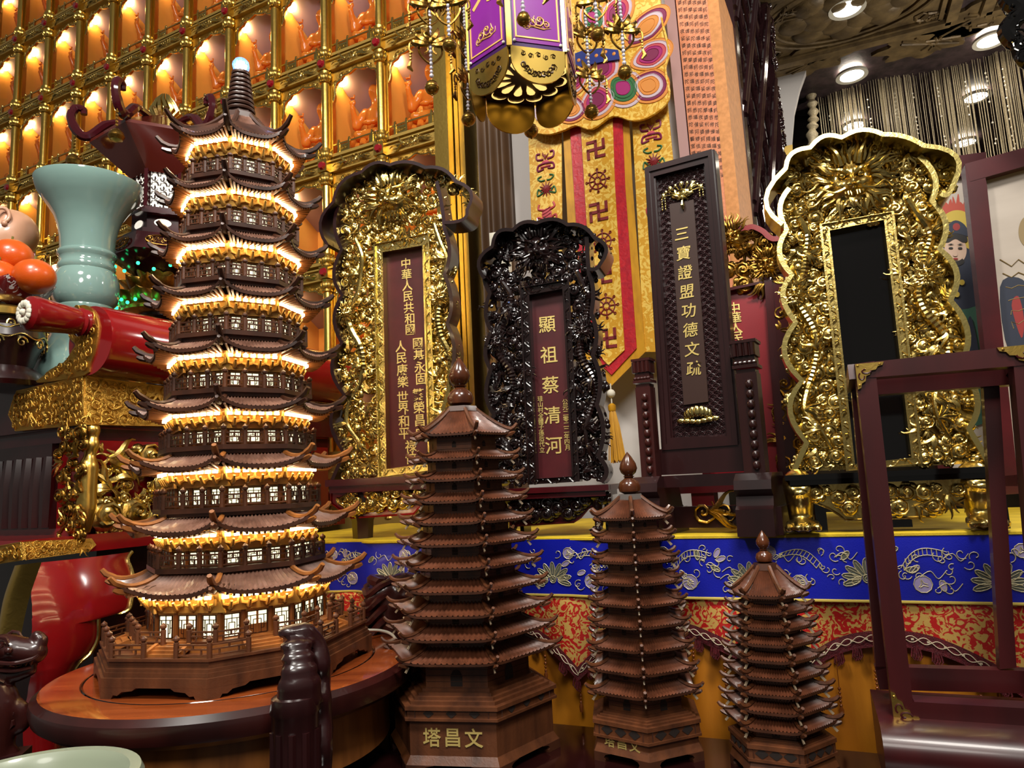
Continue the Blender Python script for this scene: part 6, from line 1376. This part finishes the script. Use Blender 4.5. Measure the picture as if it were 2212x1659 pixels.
CM = frameM(at(1955, 115, 3.8), AY); sc = MB(); rng = random.Random(21); xa, xb = local(CM, 1766, 200)[0], local(CM, 2330, 200)[0]; zt = ZC-CM.translation.z
THR = pbr('beige_string', 'cfc0a0', .5, .1, col2='ab9a78', scale=200); BD = pbr('sparkle_bead', 'efe6cf', .08, .3, coat=1)
x = xa
while x < xb:
    d = .03*sin(x*9)+rng.uniform(-.02, .02); sc.mi = 0; b = rng.uniform(-.008, .008); r = rng.choice((.0016, .0022, .003))
    sc.tube([(x, d, zt), (x+b*.5, d, zt-.6), (x+b, d, zt-1.75)], r, 3)
    x += rng.choice((.0025, .004, .006, .009)) if sin(x*23) < .5 else .013
sc.mi = 1; x = xa+.05
while x < xb:
    for k in range(60):
        if rng.random() < .6: sc.ball((x+rng.uniform(-.003, .003), -.02, zt-.1-k*.024), .0062, 5, 4)
    x += rng.uniform(.07, .14)
o = sc.build('string_curtain', [THR, BD]); o.matrix_world = CM; tag(o, 'beige string curtain with sparkling beads hanging from the ceiling', 'curtain', None, 'stuff')
m = MB(); rng = random.Random(3); pts = [local(CM, a, b, -.03) for a, b in ((1769, 140), (1757, 160), (1752, 200), (1757, 250), (1754, 300), (1760, 420))]; P = cr([(a, -.03, b) for a, b in pts], 14); m.tube(P, [.018+.008*sin(i*1.3)+.012*(i/len(P)) for i in range(len(P))], 10)
solo(m, 'gathered_drape', THR, 'gathered beige drape at the left end of the string curtain', 'curtain', CM)
# ---------------------------------------------------------------- painted scrolls at the right
PAPER = pbr('painted_paper', 'b9aea2', .5, 0, col2='a89c90', scale=3, stretch=(1, 1, 4), coat=.35)
col = lambda n, c: pbr(n, c, .6)
NAVY, SKINP, HAIRP, HALO, FLAME, JADE, CRIM = col('navy_paint', '1c2438'), col('skin_paint', 'c2a692'), col('hair_paint', '14100f'), col('halo_paint', 'b9a03a'), col('flame_paint', 'a8402c'), col('jade_paint', '2f5a4a'), col('crimson_paint', '8a2422')
DM = frameM(at(2060, 560, 2.0), 20); TD = lambda p, o=0.: trace(DM, p, o)
pa = thing('framed_painting', 'framed painting of a crowned guardian between gold tablet and the next frame', 'painting', DM)
m = MB(); m.prism(TD([(1960, 370), (2130, 330), (2220, 1060), (2040, 1060)]), 0, .012); pp = m.build('paper', PAPER, pa)
m = MB(); m.prism(TD([(1950, 352), (2130, 328), (2134, 374), (1955, 394)], -.02), -.02, .02); m.prism(TD([(1955, 360), (1992, 356), (2062, 1050), (2030, 1050)], -.02), -.02, .02); m.prism(TD([(2104, 352), (2150, 350), (2240, 1050), (2200, 1050)], -.019), -.019, .02); m.prism(TD([(2030, 1030), (2240, 1020), (2240, 1060), (2030, 1070)], -.019), -.019, .02); m.build('frame', MAROON, pa)
m = MB(); y = -.001
def shp(pts, mi, sm=True):
    global y
    P = TD(pts, y); y -= .0004
    if sm: P = [(p[0], p[1]) for p in cr([(a, b, 0) for a, b in P], 4, True)]
    m.mi = mi; m.add([(a, y, b) for a, b in P], [tuple(range(len(P)))])
ell = lambda cx, cy, rx, ry: [(cx+rx*cos(t), cy+ry*sin(t)) for t in [2*pi*i/14 for i in range(14)]]
for k in range(9): a = 2036+8*k; shp([(a-8, 470), (a-3, 440), (a+2-4*(k % 2), 418+6*((k*3) % 4)), (a+6, 445), (a+10, 470)], 4)
shp(ell(2068, 500, 42, 46), 3); shp(ell(2068, 620, 60, 90), 0); shp([(2020, 640), (2110, 640), (2130, 760), (2140, 900), (2040, 900)], 5); shp([(2020, 560), (2040, 575), (2068, 592), (2100, 575), (2120, 600), (2110, 660), (2020, 660)], 0)
shp(ell(2064, 541, 24, 30), 1); shp(ell(2063, 565, 20, 10), 2); shp(ell(2064, 552, 17, 12), 1); shp([(2040, 520), (2046, 505), (2064, 500), (2084, 505), (2090, 520), (2080, 524), (2064, 516), (2048, 524)], 2)
shp([(2036, 512), (2046, 488), (2064, 476), (2084, 486), (2094, 510), (2064, 504)], 0); shp(ell(2066, 490, 8, 8), 6)
for dx in (-10, 10): shp(ell(2064+dx, 536, 5, 2.2), 2, False); shp([(2064+dx-7, 529), (2064+dx, 526), (2064+dx+7, 528), (2064+dx, 529)], 2, False)
shp([(2061, 540), (2066, 540), (2068, 552), (2059, 552)], 3 if False else 1); shp(ell(2064, 559, 6, 2), 6, False)
for k in range(7): shp(ell(2040+11*(k % 4)+5, 610+26*(k//4), 6, 6), (3, 6, 4)[k % 3])
for k in range(4): shp([(2030+20*k, 700), (2040+20*k, 690), (2050+22*k, 780), (2036+20*k, 790)], (6, 0, 3, 0)[k])
m.build('painted_figure', [NAVY, SKINP, HAIRP, HALO, FLAME, JADE, CRIM], pp)
DN = frameM(at(2150, 560, 1.72), 22); TN = lambda p, o=0.: trace(DN, p, o)
pb_ = thing('framed_painting', 'larger dark red picture frame with pale painted paper at the right edge', 'painting', DN)
m = MB(); m.prism(TN([(2120, 380), (2420, 300), (2460, 1060), (2180, 1060)]), 0, .012); pq = m.build('paper', PAPER, pb_)
m = MB(); m.prism(TN([(2084, 354), (2420, 262), (2420, 300), (2096, 392)], -.03), -.03, .02); m.prism(TN([(2084, 356), (2122, 350), (2132, 400), (2200, 1050), (2160, 1050)], -.029), -.029, .02); m.prism(TN([(2150, 1030), (2450, 1000), (2450, 1050), (2150, 1070)], -.029), -.029, .02); m.build('frame', MAROON, pb_)
m = MB(); y = -.001; TD = TN
shp(ell(2222, 500, 22, 34), 3); shp([(2160, 620), (2200, 600), (2230, 640), (2240, 760), (2180, 760)], 0); shp([(2185, 660), (2200, 640), (2212, 690), (2206, 730)], 6)
for k in range(6): P = TN([(2160+6*k, 560+30*k), (2185, 575+24*k), (2200, 560+28*k), (2230, 580+20*k)], -.002); m.mi = 3; m.tube([(a, -.002, b) for a, b in P], .0012, 4)
m.build('painted_lines', [NAVY, SKINP, HAIRP, col('ochre_paint', '8a7650'), FLAME, JADE, CRIM], pq)
# ---------------------------------------------------------------- red wooden rack in front at the right
RM = frameM(at(1985, 1590, .98), 22); TR_ = lambda p, o=0.: trace(RM, p, o)
RACK = pbr('red_rack_lacquer', '3f0e10', .36, 0, col2='2e0a0c', scale=14, stretch=(1, 1, .2), coat=.12)
rk = thing('display_rack', 'dark red lacquered box-frame rack with brass corners in the right foreground', 'rack', RM)
dp = .07
P1 = [(1846, 786), (1889, 780), (1977, 1560), (1932, 1570)]
m = MB(); m.prism(TR_(P1), 0, .03); m.build('front_post', RACK, rk)
m = MB(); m.prism(TR_([(2187, 760), (2240, 752), (2310, 1600), (2262, 1600)]), 0, .03); m.build('front_post', RACK, rk)
m = MB(); m.prism(TR_([(1836, 805), (1858, 800), (1918, 1442), (1893, 1448)], dp), dp, dp+.02); m.build('rear_post', RACK, rk)
m = MB(); m.prism(TR_([(2122, 790), (2156, 786), (2196, 1442), (2160, 1446)], dp), dp, dp+.02); m.build('rear_post', RACK, rk)
m = MB(); m.prism(TR_([(1846, 786), (2300, 735), (2300, 782), (1850, 818)], -.001), -.001, .032); m.prism(TR_([(1840, 812), (2300, 778), (2300, 822), (1846, 856)], dp-.01), dp-.01, dp+.02); a, b = TR_([(1846, 790), (1850, 815)]), TR_([(2300, 735), (2300, 782)])
for P in (TR_([(1852, 800)])[0], TR_([(2215, 765)])[0]): m.bar((P[0], .01, P[1]), (P[0], dp+.01, P[1]-.012), .022, .022)
m.build('top_rail', RACK, rk)
m = MB(); m.prism(TR_([(1975, 1516), (2310, 1536), (2310, 1590), (1930, 1570)], -.002), -.002, .03); m.prism(TR_([(1890, 1440), (2300, 1452), (2300, 1500), (1900, 1490)], dp), dp, dp+.02); m.build('bottom_rail', RACK, rk)
sA = TR_([(1905, 1572)], -.05)[0]; m = MB(); zt = sA[1]; xs = TR_([(1905, 1590)], -.05)[0][0]
pr_ = [(-.006, zt), (-.036, zt-.003), (-.054, zt-.014), (-.06, zt-.03), (-.052, zt-.055), (-.03, zt-.085), (.12, zt-.085), (.12, zt)]; n = len(pr_)
vs = [(xs, a, b) for a, b in pr_]+[(xs+.42, a, b) for a, b in pr_]; m.add(vs, [tuple(range(n)), tuple(range(2*n-1, n-1, -1))]+[(j, j+n, (j+1) % n+n, (j+1) % n) for j in range(n)])
m.build('sill', RACK, rk, 50)
m = MB(); zf = zt-.085
for x in (xs+.03, xs+.36): m.box((x, .02, (zf+ZL-RM.translation.z)/2-.0), (.05, .1, zf-(ZL-RM.translation.z)))
if zf > ZL-RM.translation.z: m.build('feet_board', RACK, rk)
def corner(px, py, dx, dy, s):
    x, z = local(RM, px, py, -.003); s = s/FPX*.98; m = MB()
    L = [(0, 0), (1, 0), (.95, .12), (.78, .16), (.7, .28), (.52, .3), (.48, .45), (.34, .5), (.3, .7), (.16, .78), (.12, .95), (0, 1)]
    P = [(x+dx*a*s, z+dy*b*s) for a, b in L]; m.prism(P, -.0045, -.001); m.mi = 1
    m.tube([(x+dx*s*(.34+.2*(1-t*.12)*cos(t)), -.005, z+dy*s*(.3+.13*(1-t*.12)*sin(t))) for t in [i*.6 for i in range(9)]], s*.035, 5); m.tube([(x+dx*s*(.18+.1*cos(t)), -.005, z+dy*s*(.5+.14*sin(t))) for t in [i*.6 for i in range(8)]], s*.03, 5); m.mi = 0
    for a, b in ((.08, .08), (.85, .08), (.08, .85)): m.ball((x+dx*a*s, -.0045, z+dy*b*s), s*.05, 7, 5)
    m.build('brass_corner', [BRASS, RACK], rk)
corner(1847, 787, 1, -1, 56); corner(1932, 1566, 1, 1, 66); corner(2236, 743, -1, -1, 66)
m = MB(); m.M = Matrix.Translation(at(2208, 60, 1.5)) @ Matrix.Rotation(R(-20), 4, 'Z'); rng = random.Random(31)
m.tube(cr([(0, 0, .14), (-.02, 0, .08), (.0, 0, .04), (-.03, 0, .0), (-.015, 0, -.04), (-.005, 0, -.08), (.03, 0, -.11)], 5), [.02]*20+[.016]*11, 8)
for k in range(9): swirl(m, -.008+rng.uniform(-.015, .03), .12-.024*k, .018, -.012, rng)
m.tube([(.05, 0, .16), (.05, 0, 1.9)], .02, 8); solo(m, 'carved_bracket', BLACK, 'black glossy carved bracket in the top right corner', 'bracket')

m = MB(); p = at(1082, 560, 1.75); m.box((0, 0, 0), (.05, .02, .14), -.3); solo(m, 'white_card', CREAM, 'pale upright card showing behind the crest of the dark dragon tablet', 'card', p)
m = MB(); m.box((0, 0, (ZA-p.z-.07)/2), (.012, .012, p.z-.07-ZA)); solo(m, 'card_holder', ROSE2, 'thin dark stick holding the pale card behind the dark dragon tablet', 'stand', p)
